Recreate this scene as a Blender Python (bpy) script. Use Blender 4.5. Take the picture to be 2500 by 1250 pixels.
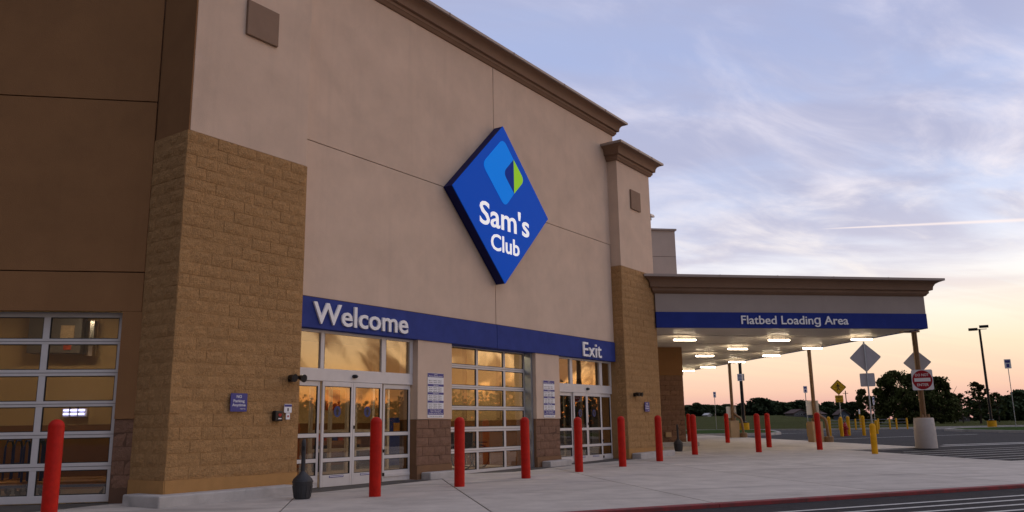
import bpy, bmesh, math, random
from mathutils import Matrix, Vector
R2 = 2 ** -.5
U = 1.12                       # metres in one authoring unit (the camera's height)
sc = bpy.context.scene
for o in list(bpy.data.objects): bpy.data.objects.remove(o)
COL = sc.collection
rad = math.radians

def lin(r, g, b):
    f = lambda c: (c / 255 / 12.92) if c / 255 <= .04045 else ((c / 255 + .055) / 1.055) ** 2.4
    return (f(r), f(g), f(b), 1)

# ------------------------------------------------------------------ camera
YAW, PIT, ROL, FPX = .175602, .204220, -.0168256, 2006.4
cam = bpy.data.cameras.new('camera'); cam_o = bpy.data.objects.new('camera', cam); COL.objects.link(cam_o)
fw = Vector((math.sin(YAW) * math.cos(PIT), math.cos(YAW) * math.cos(PIT), math.sin(PIT)))
rt = Vector((math.cos(YAW), -math.sin(YAW), 0)); up = rt.cross(fw)
r2 = rt * math.cos(ROL) + up * math.sin(ROL); u2 = -rt * math.sin(ROL) + up * math.cos(ROL)
mw = Matrix((r2, u2, -fw)).transposed().to_4x4(); mw.translation = (0, 0, U)
cam_o.matrix_world = mw
cam.sensor_width = 36; cam.lens = FPX / 2500 * 36; cam.clip_end = 3000; cam.clip_start = .05
sc.camera = cam_o

# ------------------------------------------------------------------ world: dusk sky, afterglow towards azimuth 78 (east of +Y)
SUN_AZ = rad(78); SUN_EL = rad(-9)
w = bpy.data.worlds.new('World'); sc.world = w; w.use_nodes = True
nt = w.node_tree; nt.nodes.clear()
class NT:
    def __init__(s, t): s.t = t
    def n(s, ty, ins=None, **kw):
        x = s.t.nodes.new(ty)
        for k, v in kw.items(): setattr(x, k, v)
        for k, v in (ins or {}).items(): s.set(x, k, v)
        return x
    def set(s, x, k, v):
        i = x.inputs[k]
        if hasattr(v, 'outputs'): v = v.outputs[0]
        if isinstance(v, bpy.types.NodeSocket): s.t.links.new(v, i)
        else: i.default_value = v
    def math(s, op, a, b=0., clamp=False):
        return s.n('ShaderNodeMath', {0: a, 1: b}, operation=op, use_clamp=clamp).outputs[0]
    def ramp(s, fac, stops, interp='LINEAR'):
        x = s.n('ShaderNodeValToRGB', {0: fac}); r = x.color_ramp; r.interpolation = interp
        while len(r.elements) < len(stops): r.elements.new(.5)
        for e, (p, c) in zip(r.elements, stops): e.position = p; e.color = c if len(c) == 4 else (*c, 1)
        return x.outputs[0]
    def mix(s, f, a, b, bt='MIX'):
        x = s.n('ShaderNodeMix', data_type='RGBA', blend_type=bt)
        s.set(x, 0, f); s.set(x, 6, a); s.set(x, 7, b); return x.outputs[2]
    def mr(s, v, a, b, c=0., d=1., smooth=True):
        return s.n('ShaderNodeMapRange', {0: v, 1: a, 2: b, 3: c, 4: d}, interpolation_type='SMOOTHSTEP' if smooth else 'LINEAR').outputs[0]
    def noise(s, vec, scale, detail=4, rough=.5, dist=0.):
        return s.n('ShaderNodeTexNoise', {'Vector': vec, 'Scale': scale, 'Detail': detail, 'Roughness': rough, 'Distortion': dist}).outputs[0]
S = NT(nt)
tc = S.n('ShaderNodeTexCoord').outputs['Generated']
sep = S.n('ShaderNodeSeparateXYZ', {0: tc}); dx, dy, dz = sep.outputs
el = S.math('MAXIMUM', dz, 0.)
hl = S.math('SQRT', S.math('ADD', S.math('MULTIPLY', dx, dx), S.math('MULTIPLY', dy, dy)))
ca = S.math('DIVIDE', S.math('ADD', S.math('MULTIPLY', dx, math.sin(SUN_AZ)), S.math('MULTIPLY', dy, math.cos(SUN_AZ))), S.math('MAXIMUM', hl, .001))
# elevation ramps (position = sin(elevation)); the afterglow itself is brighter than the sky in view
west = S.ramp(el, [(0, lin(225, 105, 48)), (.025, lin(255, 150, 66)), (.045, lin(250, 176, 100)), (.075, lin(248, 200, 140)), (.12, lin(246, 210, 164)), (.2, lin(244, 218, 194)), (.36, lin(222, 212, 212)), (.6, lin(190, 190, 206)), (1, lin(182, 182, 200))])
west = S.mix(1., west, S.ramp(el, [(0, (.9, .9, .9)), (.12, (1., 1., 1.)), (.3, (.62, .62, .62)), (.5, (.45, .45, .45)), (1, (.45, .45, .45))]), 'MULTIPLY')
west = S.n('ShaderNodeVectorMath', {0: west, 1: (3.2, 3.2, 3.2)}, operation='MULTIPLY').outputs[0]
side = S.ramp(el, [(0, lin(214, 160, 152)), (.018, lin(230, 178, 166)), (.034, lin(248, 202, 176)), (.055, lin(253, 219, 188)), (.08, lin(255, 232, 200)), (.11, lin(255, 246, 224)), (.15, lin(254, 249, 244)), (.18, lin(243, 243, 249)), (.215, lin(218, 225, 246)), (.3, lin(187, 200, 234)), (.42, lin(168, 182, 222)), (.7, lin(172, 180, 208)), (1, lin(182, 182, 200))])
east = S.ramp(el, [(0, lin(76, 64, 58)), (.1, lin(88, 76, 72)), (.25, lin(94, 90, 94)), (.6, lin(138, 138, 150)), (1, lin(182, 182, 200))])
fw_ = S.mr(ca, .80, .99); fe_ = S.mr(ca, .3, -.5)
base = S.mix(fe_, S.mix(fw_, side, west), east)
# cloud layer on a flat deck overhead
den = S.math('ADD', el, .16)
px_ = S.math('DIVIDE', dx, den); py_ = S.math('DIVIDE', dy, den)
def deck(rot, sx, sy, ox=0.):
    c, s_ = math.cos(rot), math.sin(rot)
    a = S.math('ADD', S.math('MULTIPLY', px_, c * sx), S.math('MULTIPLY', py_, s_ * sx))
    b = S.math('ADD', S.math('MULTIPLY', px_, -s_ * sy), S.math('MULTIPLY', py_, c * sy))
    return S.n('ShaderNodeCombineXYZ', {0: S.math('ADD', a, ox), 1: b, 2: ox}).outputs[0]
n1 = S.noise(deck(rad(-14), .9, 1.8, 3.1), 1.3, 9, .55, .5)
n0 = S.noise(deck(rad(-5), .6, 1.1, 5.9), .9, 5, .5, .3)
n2 = S.noise(deck(rad(22), 1.1, 2.3, 7.7), 1.9, 10, .6, .5)
n3 = S.noise(deck(rad(8), .35, 2.2, 1.7), 2.6, 6, .55, .5)
band = S.math('MULTIPLY', S.mr(el, .08, .2), S.mr(el, .95, .6))
grey_f = S.math('MULTIPLY', S.math('MULTIPLY', S.mr(n1, .30, .60), S.mr(n0, .26, .54, .4, 1.)), S.math('MULTIPLY', band, .92))
grey_c = S.mix(fw_, S.ramp(el, [(0, lin(230, 186, 170)), (.1, lin(242, 216, 202)), (.17, lin(204, 200, 216)), (.26, lin(182, 184, 210)), (.45, lin(172, 176, 208)), (1, lin(172, 174, 196))]),
               S.ramp(el, [(0, lin(160, 84, 46)), (.05, lin(190, 118, 70)), (.12, lin(200, 140, 96)), (.25, lin(190, 160, 145)), (1, lin(165, 165, 190))]))
grey_c = S.mix(fe_, grey_c, east)
c1 = S.mix(grey_f, base, grey_c)
lite_f = S.math('MULTIPLY', S.mr(n2, .42, .80), S.math('MULTIPLY', band, S.mr(ca, .2, .85, .42, 1.)))
lite_c = S.mix(fw_, S.ramp(el, [(0, lin(255, 215, 175)), (.1, lin(255, 244, 222)), (.18, lin(255, 246, 240)), (.28, lin(238, 232, 242)), (.45, lin(206, 206, 230)), (1, lin(190, 198, 226))]),
               S.n('ShaderNodeVectorMath', {0: S.ramp(el, [(0, lin(255, 140, 40)), (.1, lin(255, 200, 100)), (.3, lin(255, 225, 180)), (1, lin(170, 175, 195))]), 1: (2., 2., 2.)}, operation='MULTIPLY').outputs[0])
lite_c = S.mix(fe_, lite_c, east)
c2 = S.mix(lite_f, c1, lite_c)
streak = S.math('MULTIPLY', S.mr(n3, .44, .60), S.math('MULTIPLY', S.mr(el, .01, .04), S.mr(el, .2, .12)))
c3 = S.mix(S.math('MULTIPLY', streak, S.math('MULTIPLY', S.mr(ca, -.1, .5), S.math('ADD', S.math('MULTIPLY', fw_, .78), .14))), c2, S.mix(fw_, lin(240, 200, 184), lin(200, 138, 92)))
# a jet trail
tn = Vector((-.1485, .0, .0))
def dirpx(x, y):
    v = r2 * ((x - 1250) / FPX) - u2 * ((y - 625) / FPX) + fw
    return v.normalized()
ta, tb = dirpx(1980, 560), dirpx(2520, 536)
tn = ta.cross(tb).normalized()
td = S.n('ShaderNodeVectorMath', {0: tc, 1: tuple(tn)}, operation='DOT_PRODUCT').outputs['Value']
tl = S.n('ShaderNodeVectorMath', {0: tc, 1: tuple((tb - ta).normalized())}, operation='DOT_PRODUCT').outputs['Value']
la, lb = ta.dot((tb - ta).normalized()), tb.dot((tb - ta).normalized())
wid = S.mr(tl, la, lb, .0009, .0032, False)
tf_ = S.math('MULTIPLY', S.mr(S.math('ABSOLUTE', td), wid, 0.), S.math('MULTIPLY', S.mr(tl, la, la + .05), S.mr(tl, lb + .35, lb + .1)))
c4 = S.mix(S.math('MULTIPLY', tf_, .8), c3, lin(255, 240, 236))
bg = S.n('ShaderNodeBackground', {0: c4, 1: 1.0})
S.n('ShaderNodeOutputWorld', {0: bg})

sun = bpy.data.lights.new('sun', 'SUN'); sun.energy = .5; sun.angle = rad(10); sun.color = (1, .72, .52)
sun_o = bpy.data.objects.new('sun', sun); COL.objects.link(sun_o)
sd = Vector((math.sin(SUN_AZ) * math.cos(SUN_EL), math.cos(SUN_AZ) * math.cos(SUN_EL), math.sin(SUN_EL)))
sun_o.rotation_euler = sd.to_track_quat('Z', 'Y').to_euler(); sun_o.location = sd * 60
vs = sc.view_settings; sc.display_settings.display_device = 'sRGB'
vs.view_transform = 'Standard'; vs.look = 'None'; vs.exposure = .08; vs.gamma = 1; vs.use_curve_mapping = False

# ------------------------------------------------------------------ materials
MATS = {}
def mat(name, col, rough=.7, metal=0., var=.0, vscale=3., bump=0., bscale=40., bdetail=4, spec=.4, objvar=0., col2=None, stain=0., emit=None, estr=0., bdist=.01, spots=0., drips=0.):
    m = bpy.data.materials.new(name); m.use_nodes = True; t = NT(m.node_tree)
    b = m.node_tree.nodes['Principled BSDF']
    oc = t.n('ShaderNodeTexCoord').outputs['Object']; geo = t.n('ShaderNodeNewGeometry').outputs['Position']
    c = col if len(col) == 4 else (*col, 1)
    cur = None
    if var or col2:
        n = t.noise(geo, vscale, 6, .6)
        hi = tuple(min(1, x * (1 + var)) for x in c[:3]) + (1,); lo = tuple(x * (1 - var) for x in (col2 or c)[:3]) + (1,)
        cur = t.ramp(n, [(.3, lo), (.7, hi)])
    if stain:
        n = t.noise(geo, .6, 8, .65, .5)
        cur = t.mix(t.math('MULTIPLY', t.mr(n, .48, .72), stain), cur if cur else c, tuple(x * .55 for x in c[:3]) + (1,))
    if spots:
        n = t.noise(geo, 9., 3, .6); st = t.n('ShaderNodeMapping', {'Vector': geo, 'Scale': (.22, 1.6, 1.), 'Rotation': (0, 0, .35)}); n2_ = t.noise(st, .9, 7, .6, .8)
        f_ = t.math('MAXIMUM', t.math('MULTIPLY', t.mr(n, .66, .74), .8), t.mr(n2_, .52, .74))
        cur = t.mix(t.math('MULTIPLY', f_, spots), cur if cur else c, tuple(x * .5 for x in c[:3]) + (1,))
    if drips:
        st = t.n('ShaderNodeMapping', {'Vector': geo, 'Scale': (3., 3., .16)}); n = t.noise(st, 1.2, 6, .6, .2)
        cur = t.mix(t.math('MULTIPLY', t.mr(n, .5, .75), drips), cur if cur else c, tuple(x * .6 for x in c[:3]) + (1,))
    if objvar:
        rnd = t.n('ShaderNodeObjectInfo').outputs['Random']
        f = t.mr(rnd, 0., 1., 1 - objvar, 1 + objvar, False)
        cb = t.n('ShaderNodeCombineXYZ', {0: f, 1: f, 2: f})
        cur = t.mix(1., cur if cur else c, cb.outputs[0], 'MULTIPLY')
    t.set(b, 'Base Color', cur if cur else c)
    b.inputs['Roughness'].default_value = rough; b.inputs['Metallic'].default_value = metal
    b.inputs['Specular IOR Level'].default_value = spec
    if bump:
        n = t.noise(geo, bscale, bdetail, .6)
        t.set(b, 'Normal', t.n('ShaderNodeBump', {'Strength': bump, 'Distance': bdist, 'Height': n}))
    if emit: b.inputs['Emission Color'].default_value = (*emit[:3], 1); b.inputs['Emission Strength'].default_value = estr
    MATS[name] = m; return m
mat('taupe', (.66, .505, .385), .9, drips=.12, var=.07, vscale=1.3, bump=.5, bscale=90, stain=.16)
mat('fascia_grey', (.36, .305, .27), .9, var=.06, vscale=1.1, bump=.4, bscale=90, drips=.1)
mat('taupe_grey', (.52, .43, .365), .9, var=.06, vscale=1.1, bump=.4, bscale=90, stain=.1)
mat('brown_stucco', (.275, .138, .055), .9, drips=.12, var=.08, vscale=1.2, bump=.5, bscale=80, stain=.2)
mat('plaque', (.265, .175, .12), .85, var=.06, vscale=4, bump=.3, bscale=120)
mat('cornice', (.23, .14, .088), .75, var=.08, vscale=1.5, bump=.2, bscale=60, stain=.2)
mat('cap_metal', (.36, .29, .25), .45, var=.05, vscale=2, spec=.5)
mat('block_tan', (.415, .24, .10), .95, var=.2, vscale=22, bump=1., bscale=42, bdetail=8, objvar=.05, bdist=.03)
mat('block_brown', (.225, .125, .08), .95, var=.14, vscale=14, bump=.8, bscale=42, bdetail=8, objvar=.08, bdist=.03)
mat('core_tan', (.37, .215, .09), .95, var=.12, vscale=8, bump=.4, bscale=60)
mat('core_brown', (.12, .065, .04), .95, var=.12, vscale=8, bump=.4, bscale=60)
mat('smooth_tan', (.43, .235, .083), .9, var=.08, vscale=5, bump=.3, bscale=70)
mat('smooth_brown', (.22, .12, .062), .9, var=.08, vscale=5, bump=.3, bscale=70)
mat('joint', (.10, .06, .045), .95)
mat('band_blue', (.042, .062, .25), .75, spec=.12, var=.12, vscale=2.5, bump=.15, bscale=30, stain=.1)
mat('band_blue2', (.022, .040, .22), .75, spec=.12, var=.1, vscale=2.5, bump=.1, bscale=30)
mat('letter_white', (.90, .90, .90), .5, spec=.2)
mat('sign_blue', (.002, .075, .50), .6, spec=.08, emit=(0, .05, .36), estr=.4)
mat('sign_side', (.010, .012, .085), .6, spec=.15)
mat('logo_light', (.0, .20, .70), .6, spec=.08, emit=(0, .15, .62), estr=.55)
mat('logo_navy', (.003, .03, .24), .6, spec=.08, emit=(0, .02, .2), estr=.4)
mat('logo_green', (.28, .55, .03), .6, spec=.08, emit=(.22, .47, .02), estr=.55)
mat('sign_white', (.82, .82, .84), .5, spec=.2)
mat('face_white', (.85, .86, .88), .5, spec=.1, emit=(1, 1, 1), estr=.45)
mat('alum_white', (.66, .63, .61), .38, var=.04, vscale=6, spec=.5)
mat('alum_dark', (.20, .19, .19), .4, metal=.4)
mat('galv', (.38, .42, .46), .35, metal=.7, var=.1, vscale=12)
mat('rubber', (.02, .02, .02), .7)
mat('black', (.012, .012, .014), .35)
mat('ash_plastic', (.035, .036, .04), .5, var=.15, vscale=10, bump=.1, bscale=50)
mat('red_paint', (.50, .013, .006), .5, var=.16, vscale=9, spec=.2, stain=.35, bump=.08, bscale=30)
mat('yellow_paint', (.72, .36, .010), .55, spec=.2, var=.12, vscale=5)
mat('hydrant_red', (.34, .012, .015), .4)
mat('concrete', (.52, .48, .435), .85, spots=.8, var=.13, vscale=1.9, bump=.3, bscale=50, objvar=.08, stain=.5)
mat('kerb_grey', (.48, .46, .44), .85, spots=.5, var=.12, vscale=3, bump=.3, bscale=40, stain=.25)
mat('kerb_red', (.24, .02, .025), .7, var=.3, vscale=5, bump=.2, bscale=50, col2=(.16, .05, .05))
mat('asphalt', (.036, .036, .040), .9, spots=.35, spec=.15, var=.25, vscale=5, bump=.5, bscale=160, stain=.3)
mat('dark_sheet', (.085, .078, .072), .75, var=.3, vscale=3, bump=.3, bscale=80)
mat('paint_white', (.55, .55, .53), .7, var=.12, vscale=9, col2=(.5, .5, .48))
mat('bedding', (.10, .095, .09), .95)
mat('grass', (.048, .058, .016), 1., var=.4, vscale=.25, bump=1., bscale=6, bdist=.2, col2=(.075, .08, .02), spec=.05)
mat('grass_mown', (.035, .075, .012), 1., var=.3, vscale=2., bump=1., bscale=20, bdist=.1, spec=.05)
mat('leaf', (.055, .075, .026), .9, var=.45, vscale=.35, objvar=.25, col2=(.08, .075, .022), spec=.1)
mat('leaf_far', (.055, .078, .042), .95, var=.35, vscale=.2, objvar=.2, spec=.05)
mat('bark', (.05, .038, .028), .95, var=.2, vscale=4)
mat('soffit', (.64, .585, .51), .34, var=.04, vscale=1, spec=.5)
mat('post_brown', (.22, .125, .06), .45, var=.08, vscale=4)
mat('ped_tan', (.44, .30, .17), .9, var=.08, vscale=3, bump=.3, bscale=50)
mat('ped_grey', (.50, .45, .41), .85, var=.08, vscale=4, bump=.3, bscale=60)
mat('housing', (.55, .5, .45), .5)
mat('tube_warm', (.9, .9, .9), .5, emit=(1, .80, .55), estr=40)
mat('tube_int', (.9, .9, .9), .5, emit=(1, .86, .62), estr=80)
mat('tube_dim', (.9, .9, .9), .5, emit=(1, .84, .58), estr=26)
mat('tube_blue', (.9, .9, 1), .5, emit=(.45, .5, 1), estr=3.5)
mat('int_tan', (.56, .40, .21), .85, var=.05, vscale=1)
mat('int_brown', (.22, .10, .045), .85, var=.08, vscale=2)
mat('int_floor', (.30, .22, .14), .45, var=.1, vscale=2)
mat('int_ceiling', (.55, .48, .38), .9)
mat('steel_blue', (.02, .04, .16), .4)
mat('deck_wood', (.40, .19, .05), .6, var=.15, vscale=8)
mat('kiosk_blue', (.012, .035, .20), .4)
mat('poster_red', (.45, .06, .02), .5, var=.4, vscale=8)
mat('poster_tan', (.6, .45, .3), .5, var=.4, vscale=8)
mat('sign_navy', (.055, .055, .25), .45)
mat('sign_grey', (.50, .49, .52), .4, metal=.35, var=.08, vscale=3)
mat('sign_yellow', (.72, .42, .01), .45)
mat('dne_red', (.36, .005, .012), .4)
mat('chrome', (.7, .7, .7), .2, metal=1.)
mat('house_wall', (.16, .15, .15), .9); mat('house_blue', (.09, .11, .15), .9); mat('house_roof', (.09, .055, .05), .9); mat('house_white', (.6, .6, .6), .8)
mat('win_dark', (.02, .025, .03), .15)
mat('wire', (.32, .33, .34), .4, metal=.6)
def glass():
    m = bpy.data.materials.new('glass'); m.use_nodes = True; t = NT(m.node_tree); m.node_tree.nodes.clear()
    tr = t.n('ShaderNodeBsdfTransparent', {0: (.86, .82, .76, 1)}); gl = t.n('ShaderNodeBsdfGlossy', {0: (1, .97, .92, 1), 1: .015})
    geo = t.n('ShaderNodeNewGeometry').outputs['Position']
    n = t.noise(geo, .9, 2, .4)
    t.set(gl, 'Normal', t.n('ShaderNodeBump', {'Strength': .12, 'Distance': .02, 'Height': n}))
    fr = t.n('ShaderNodeLayerWeight', {0: .5}).outputs['Facing']
    f = t.math('ADD', t.math('MULTIPLY', t.math('POWER', fr, 3.), .9), .085, True)
    mx = t.n('ShaderNodeMixShader', {0: f, 1: tr, 2: gl})
    t.n('ShaderNodeOutputMaterial', {0: mx}); MATS['glass'] = m
glass()

# ------------------------------------------------------------------ geometry helpers (authoring units are scaled by U on build)
class MB:
    def __init__(s, tf=None): s.v = []; s.f = []; s.tf = tf or (lambda *p: p)
    def vert(s, *p): s.v.append(s.tf(*p)); return len(s.v) - 1
    def poly(s, pts): s.f.append([s.vert(*p) for p in pts])
    def box(s, x0, x1, y0, y1, z0, z1):
        a = [s.vert(x, y, z) for z in (z0, z1) for x, y in ((x0, y0), (x1, y0), (x1, y1), (x0, y1))]
        for q in ((0, 1, 2, 3), (4, 5, 6, 7), (0, 1, 5, 4), (1, 2, 6, 5), (2, 3, 7, 6), (3, 0, 4, 7)): s.f.append([a[i] for i in q])
        return s
    def prism(s, pts, fn0, fn1):                   # polygon between two placements
        n = len(pts); a = [s.vert(*fn0(p)) for p in pts]; b = [s.vert(*fn1(p)) for p in pts]
        s.f.append(a); s.f.append(b)
        for i in range(n): s.f.append([a[i], a[(i + 1) % n], b[(i + 1) % n], b[i]])
        return s
    def tube(s, path, r, n=8, cap=True, r1=None):
        rings = []; L = len(path)
        for i, p in enumerate(path):
            p = Vector(p); a = Vector(path[max(0, i - 1)]); b = Vector(path[min(L - 1, i + 1)]); d = (b - a).normalized()
            h = Vector((0, 0, 1)) if abs(d.z) < .9 else Vector((1, 0, 0)); e1 = d.cross(h).normalized(); e2 = d.cross(e1)
            rr = r if r1 is None else r + (r1 - r) * i / (L - 1)
            rings.append([s.vert(*(p + (e1 * math.cos(2 * math.pi * k / n) + e2 * math.sin(2 * math.pi * k / n)) * rr)) for k in range(n)])
        for i in range(L - 1):
            for k in range(n): s.f.append([rings[i][k], rings[i][(k + 1) % n], rings[i + 1][(k + 1) % n], rings[i + 1][k]])
        if cap: s.f.append(rings[0][::-1]); s.f.append(rings[-1])
        return s
    def lathe(s, prof, c=(0, 0, 0), n=20):         # prof: (r, z) from bottom to top, closed with caps
        rings = [[s.vert(c[0] + r * math.cos(2 * math.pi * k / n), c[1] + r * math.sin(2 * math.pi * k / n), c[2] + z) for k in range(n)] for r, z in prof]
        for i in range(len(prof) - 1):
            for k in range(n): s.f.append([rings[i][k], rings[i][(k + 1) % n], rings[i + 1][(k + 1) % n], rings[i + 1][k]])
        s.f.append(rings[0][::-1]); s.f.append(rings[-1]); return s
    def mesh(s, name, m, smooth=False, recalc=True):
        me = bpy.data.meshes.new(name); me.from_pydata([(a * U, b * U, c * U) for a, b, c in s.v], [], s.f); me.update()
        if recalc:
            bm = bmesh.new(); bm.from_mesh(me); bmesh.ops.recalc_face_normals(bm, faces=bm.faces); bm.to_mesh(me); bm.free()
        me.materials.append(MATS[m])
        if smooth:
            for p in me.polygons: p.use_smooth = True
            me.set_sharp_from_angle(angle=rad(40))
        return me
    def build(s, name, m, parent=None, smooth=False, bevel=0., loc=None, rz=0.):
        o = bpy.data.objects.new(name, s.mesh(name, m, smooth)); link(o, parent)
        if loc: o.location = tuple(c * U for c in loc)
        o.rotation_euler = (0, 0, rz)
        if bevel:
            b = o.modifiers.new('bevel', 'BEVEL'); b.width = bevel; b.segments = 2; b.limit_method = 'ANGLE'; b.angle_limit = rad(50)
        return o
def link(o, parent=None):
    COL.objects.link(o)
    if parent is not None: o.parent = parent
def tag(o, label=None, cat=None, group=None, kind=None):
    for k, v in (('label', label), ('category', cat), ('group', group), ('kind', kind)):
        if v: o[k] = v
    return o
def empty(name, loc=(0, 0, 0), rz=0., parent=None):
    o = bpy.data.objects.new(name, None); link(o, parent); o.location = tuple(c * U for c in loc); o.rotation_euler = (0, 0, rz); o.empty_display_size = .2; return o
def inst(name, me, parent, loc, rz=0., sc_=(1, 1, 1)):
    o = bpy.data.objects.new(name, me); link(o, parent); o.location = tuple(c * U for c in loc); o.rotation_euler = (0, 0, rz); o.scale = sc_; return o
def smooth(t): t = max(0, min(1, t)); return t * t * (3 - 2 * t)
def gz(x, y):
    z = .014 * min(max(0, y - 17.8), 27)
    if y > 60: z += 2.7 * smooth((y - 60) / 190) * (1 - .85 * smooth((x / y - .52) / .14))
    return z

# ---- lettering: every character is a mesh of its own
_tc = {}
def char_mesh(ch, size, offset, extrude, m):
    c = bpy.data.curves.new('t', 'FONT'); c.body = ch; c.size = size; c.offset = offset; c.extrude = extrude; c.resolution_u = 3
    o = bpy.data.objects.new('t', c); COL.objects.link(o)
    dg = bpy.context.evaluated_depsgraph_get(); me = bpy.data.meshes.new_from_object(o.evaluated_get(dg))
    bpy.data.objects.remove(o); bpy.data.curves.remove(c)
    me.materials.clear(); me.materials.append(MATS[m]); return me
def xmax(me): return max((v.co.x for v in me.vertices), default=0)
def xmin(me): return min((v.co.x for v in me.vertices), default=0)
def write(text, parent, place, height, width, m, bold=.0, extrude=.004, name='letter', each=True, align='L'):
    """text standing in a vertical plane; place(x, z) -> matrix in metres. height = cap height, width = total width (None keeps proportion), metres"""
    size = height / .72
    ref = char_mesh(text, size, bold * size, 0, m); x0, x1 = xmin(ref), xmax(ref)
    kx = (width / (x1 - x0)) if width else 1.
    tot = (x1 - x0) * kx; sh = {'L': 0, 'C': -tot / 2, 'R': -tot}[align]
    out = []
    if each:
        for i, ch in enumerate(text):
            if ch == ' ': continue
            pre = char_mesh(text[:i + 1], size, bold * size, 0, m); one = char_mesh(ch, size, bold * size, extrude, m)
            off = xmax(pre) - xmax(one) - x0; bpy.data.meshes.remove(pre)
            for v in one.vertices: v.co.x = (v.co.x + off) * kx + sh
            out.append(one)
    else:
        one = char_mesh(text, size, bold * size, extrude, m)
        for v in one.vertices: v.co.x = (v.co.x - x0) * kx + sh
        out.append(one)
    bpy.data.meshes.remove(ref)
    for me in out:
        me.transform(place); me.update()
        o = bpy.data.objects.new(name, me); link(o, parent)
def wall_place(x, y, z, rz=0.):                    # text plane: x right, z up, facing local -y (metres from authoring units)
    return Matrix.Translation((x * U, y * U, z * U)) @ Matrix.Rotation(rz, 4, 'Z') @ Matrix.Rotation(rad(90), 4, 'X')

# ================================================================== SETTING: ground
def sheet(name, poly, off, m, kind='structure', cuts=None, parent=None, thick=0.):
    bm = bmesh.new(); f = bm.faces.new([bm.verts.new((x, y, 0)) for x, y in poly])
    xs = [p[0] for p in poly]; ys = [p[1] for p in poly]
    for v in (cuts or ([17.8, 30, 44.8, 60, 75, 95, 120, 150, 190, 230, 260, 320, 400, 600])):
        if min(ys) < v < max(ys): bmesh.ops.bisect_plane(bm, geom=bm.verts[:] + bm.edges[:] + bm.faces[:], plane_co=(0, v, 0), plane_no=(0, 1, 0))
    if max(ys) > 62:
        for v in [-300, -200, -100, -50, 0, 30, 60, 80, 100, 120, 150, 180, 220, 260, 300, 400]:
            if min(xs) < v < max(xs): bmesh.ops.bisect_plane(bm, geom=bm.verts[:] + bm.edges[:] + bm.faces[:], plane_co=(v, 0, 0), plane_no=(1, 0, 0))
    for v in bm.verts: v.co = Vector((v.co.x * U, v.co.y * U, (gz(v.co.x, v.co.y) + off) * U))
    bmesh.ops.recalc_face_normals(bm, faces=bm.faces)
    if bm.faces and sum(f.normal.z for f in bm.faces) < 0: bmesh.ops.reverse_faces(bm, faces=bm.faces)
    me = bpy.data.meshes.new(name); bm.to_mesh(me); bm.free(); me.materials.append(MATS[m])
    o = bpy.data.objects.new(name, me); link(o, parent)
    if kind and parent is None: o['kind'] = kind
    return o
sheet('ground', [(-900, -600), (900, -600), (900, 900), (-900, 900)], -.10, 'grass')
sheet('car_park', [(-60, -60), (130, -60), (130, 30), (70, 52), (50, 56.3), (43.4, 56), (33, 57), (28, 66), (5, 70), (-60, 70)], -.045, 'asphalt')
# concrete forecourt in slabs
XL = [-13, -10, -7, -4, -1.05, 1.5, 4.4, 7.3, 10.2, 12.9, 15.0, 18.15, 22, 26, 31]
CL = [9.33, 12.2, 15.16, 18.1, 20.9, 23.8, 26.7, 29.6, 32.5, 35.4, 38.5, 41.5]
SL = .23
def cl(x, c): return (x, SL * x + c)
side_o = empty('sidewalk'); side_o['kind'] = 'structure'
for i in range(len(XL) - 1):
    for j in range(len(CL) - 1):
        xa, xb = XL[i], XL[i + 1]; ca_, cb_ = CL[j], CL[j + 1]
        if xa >= 15:
            if xa < 18 and j >= 4: pass
            elif j == 0: pass
            elif j == 1: cb_ = 14.25
            else: continue
            if xa >= 18 and j > 1: continue
        xm = (xa + xb) / 2; ym = SL * xm + (ca_ + cb_) / 2
        if xa < 15 and (xm - ym) * R2 < -13.2 and xm < 8.5: continue
        g = .011
        P = [cl(xa + g, ca_ + g), cl(xb - g, ca_ + g), cl(xb - g, cb_ - g), cl(xa + g, cb_ - g)]
        b = MB(); b.prism(P, lambda p: (p[0], p[1], gz(*p) - .09), lambda p: (p[0], p[1], gz(*p)))
        b.build('slab', 'concrete', side_o, bevel=.006)
sheet('slab_bed', [cl(-13, 9.3), cl(31, 9.3), cl(31, 14.25), cl(15.02, 14.25), cl(15.02, 20.9), cl(18.1, 20.9), cl(18.1, 41.4), (-13, 41.4)], -.016, 'bedding', parent=side_o)
# red painted kerb along the drive
b = MB()
for xa, xb in [(-13, -4), (-4, 4.4), (4.4, 10.2), (10.2, 31)]:
    b.prism([cl(xa, 9.15), cl(xb, 9.15), cl(xb, 9.32), cl(xa, 9.32)], lambda p: (p[0], p[1], -.1), lambda p: (p[0], p[1], .004))
tag(b.build('kerb', 'kerb_red', bevel=.012), kind='structure')
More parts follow.
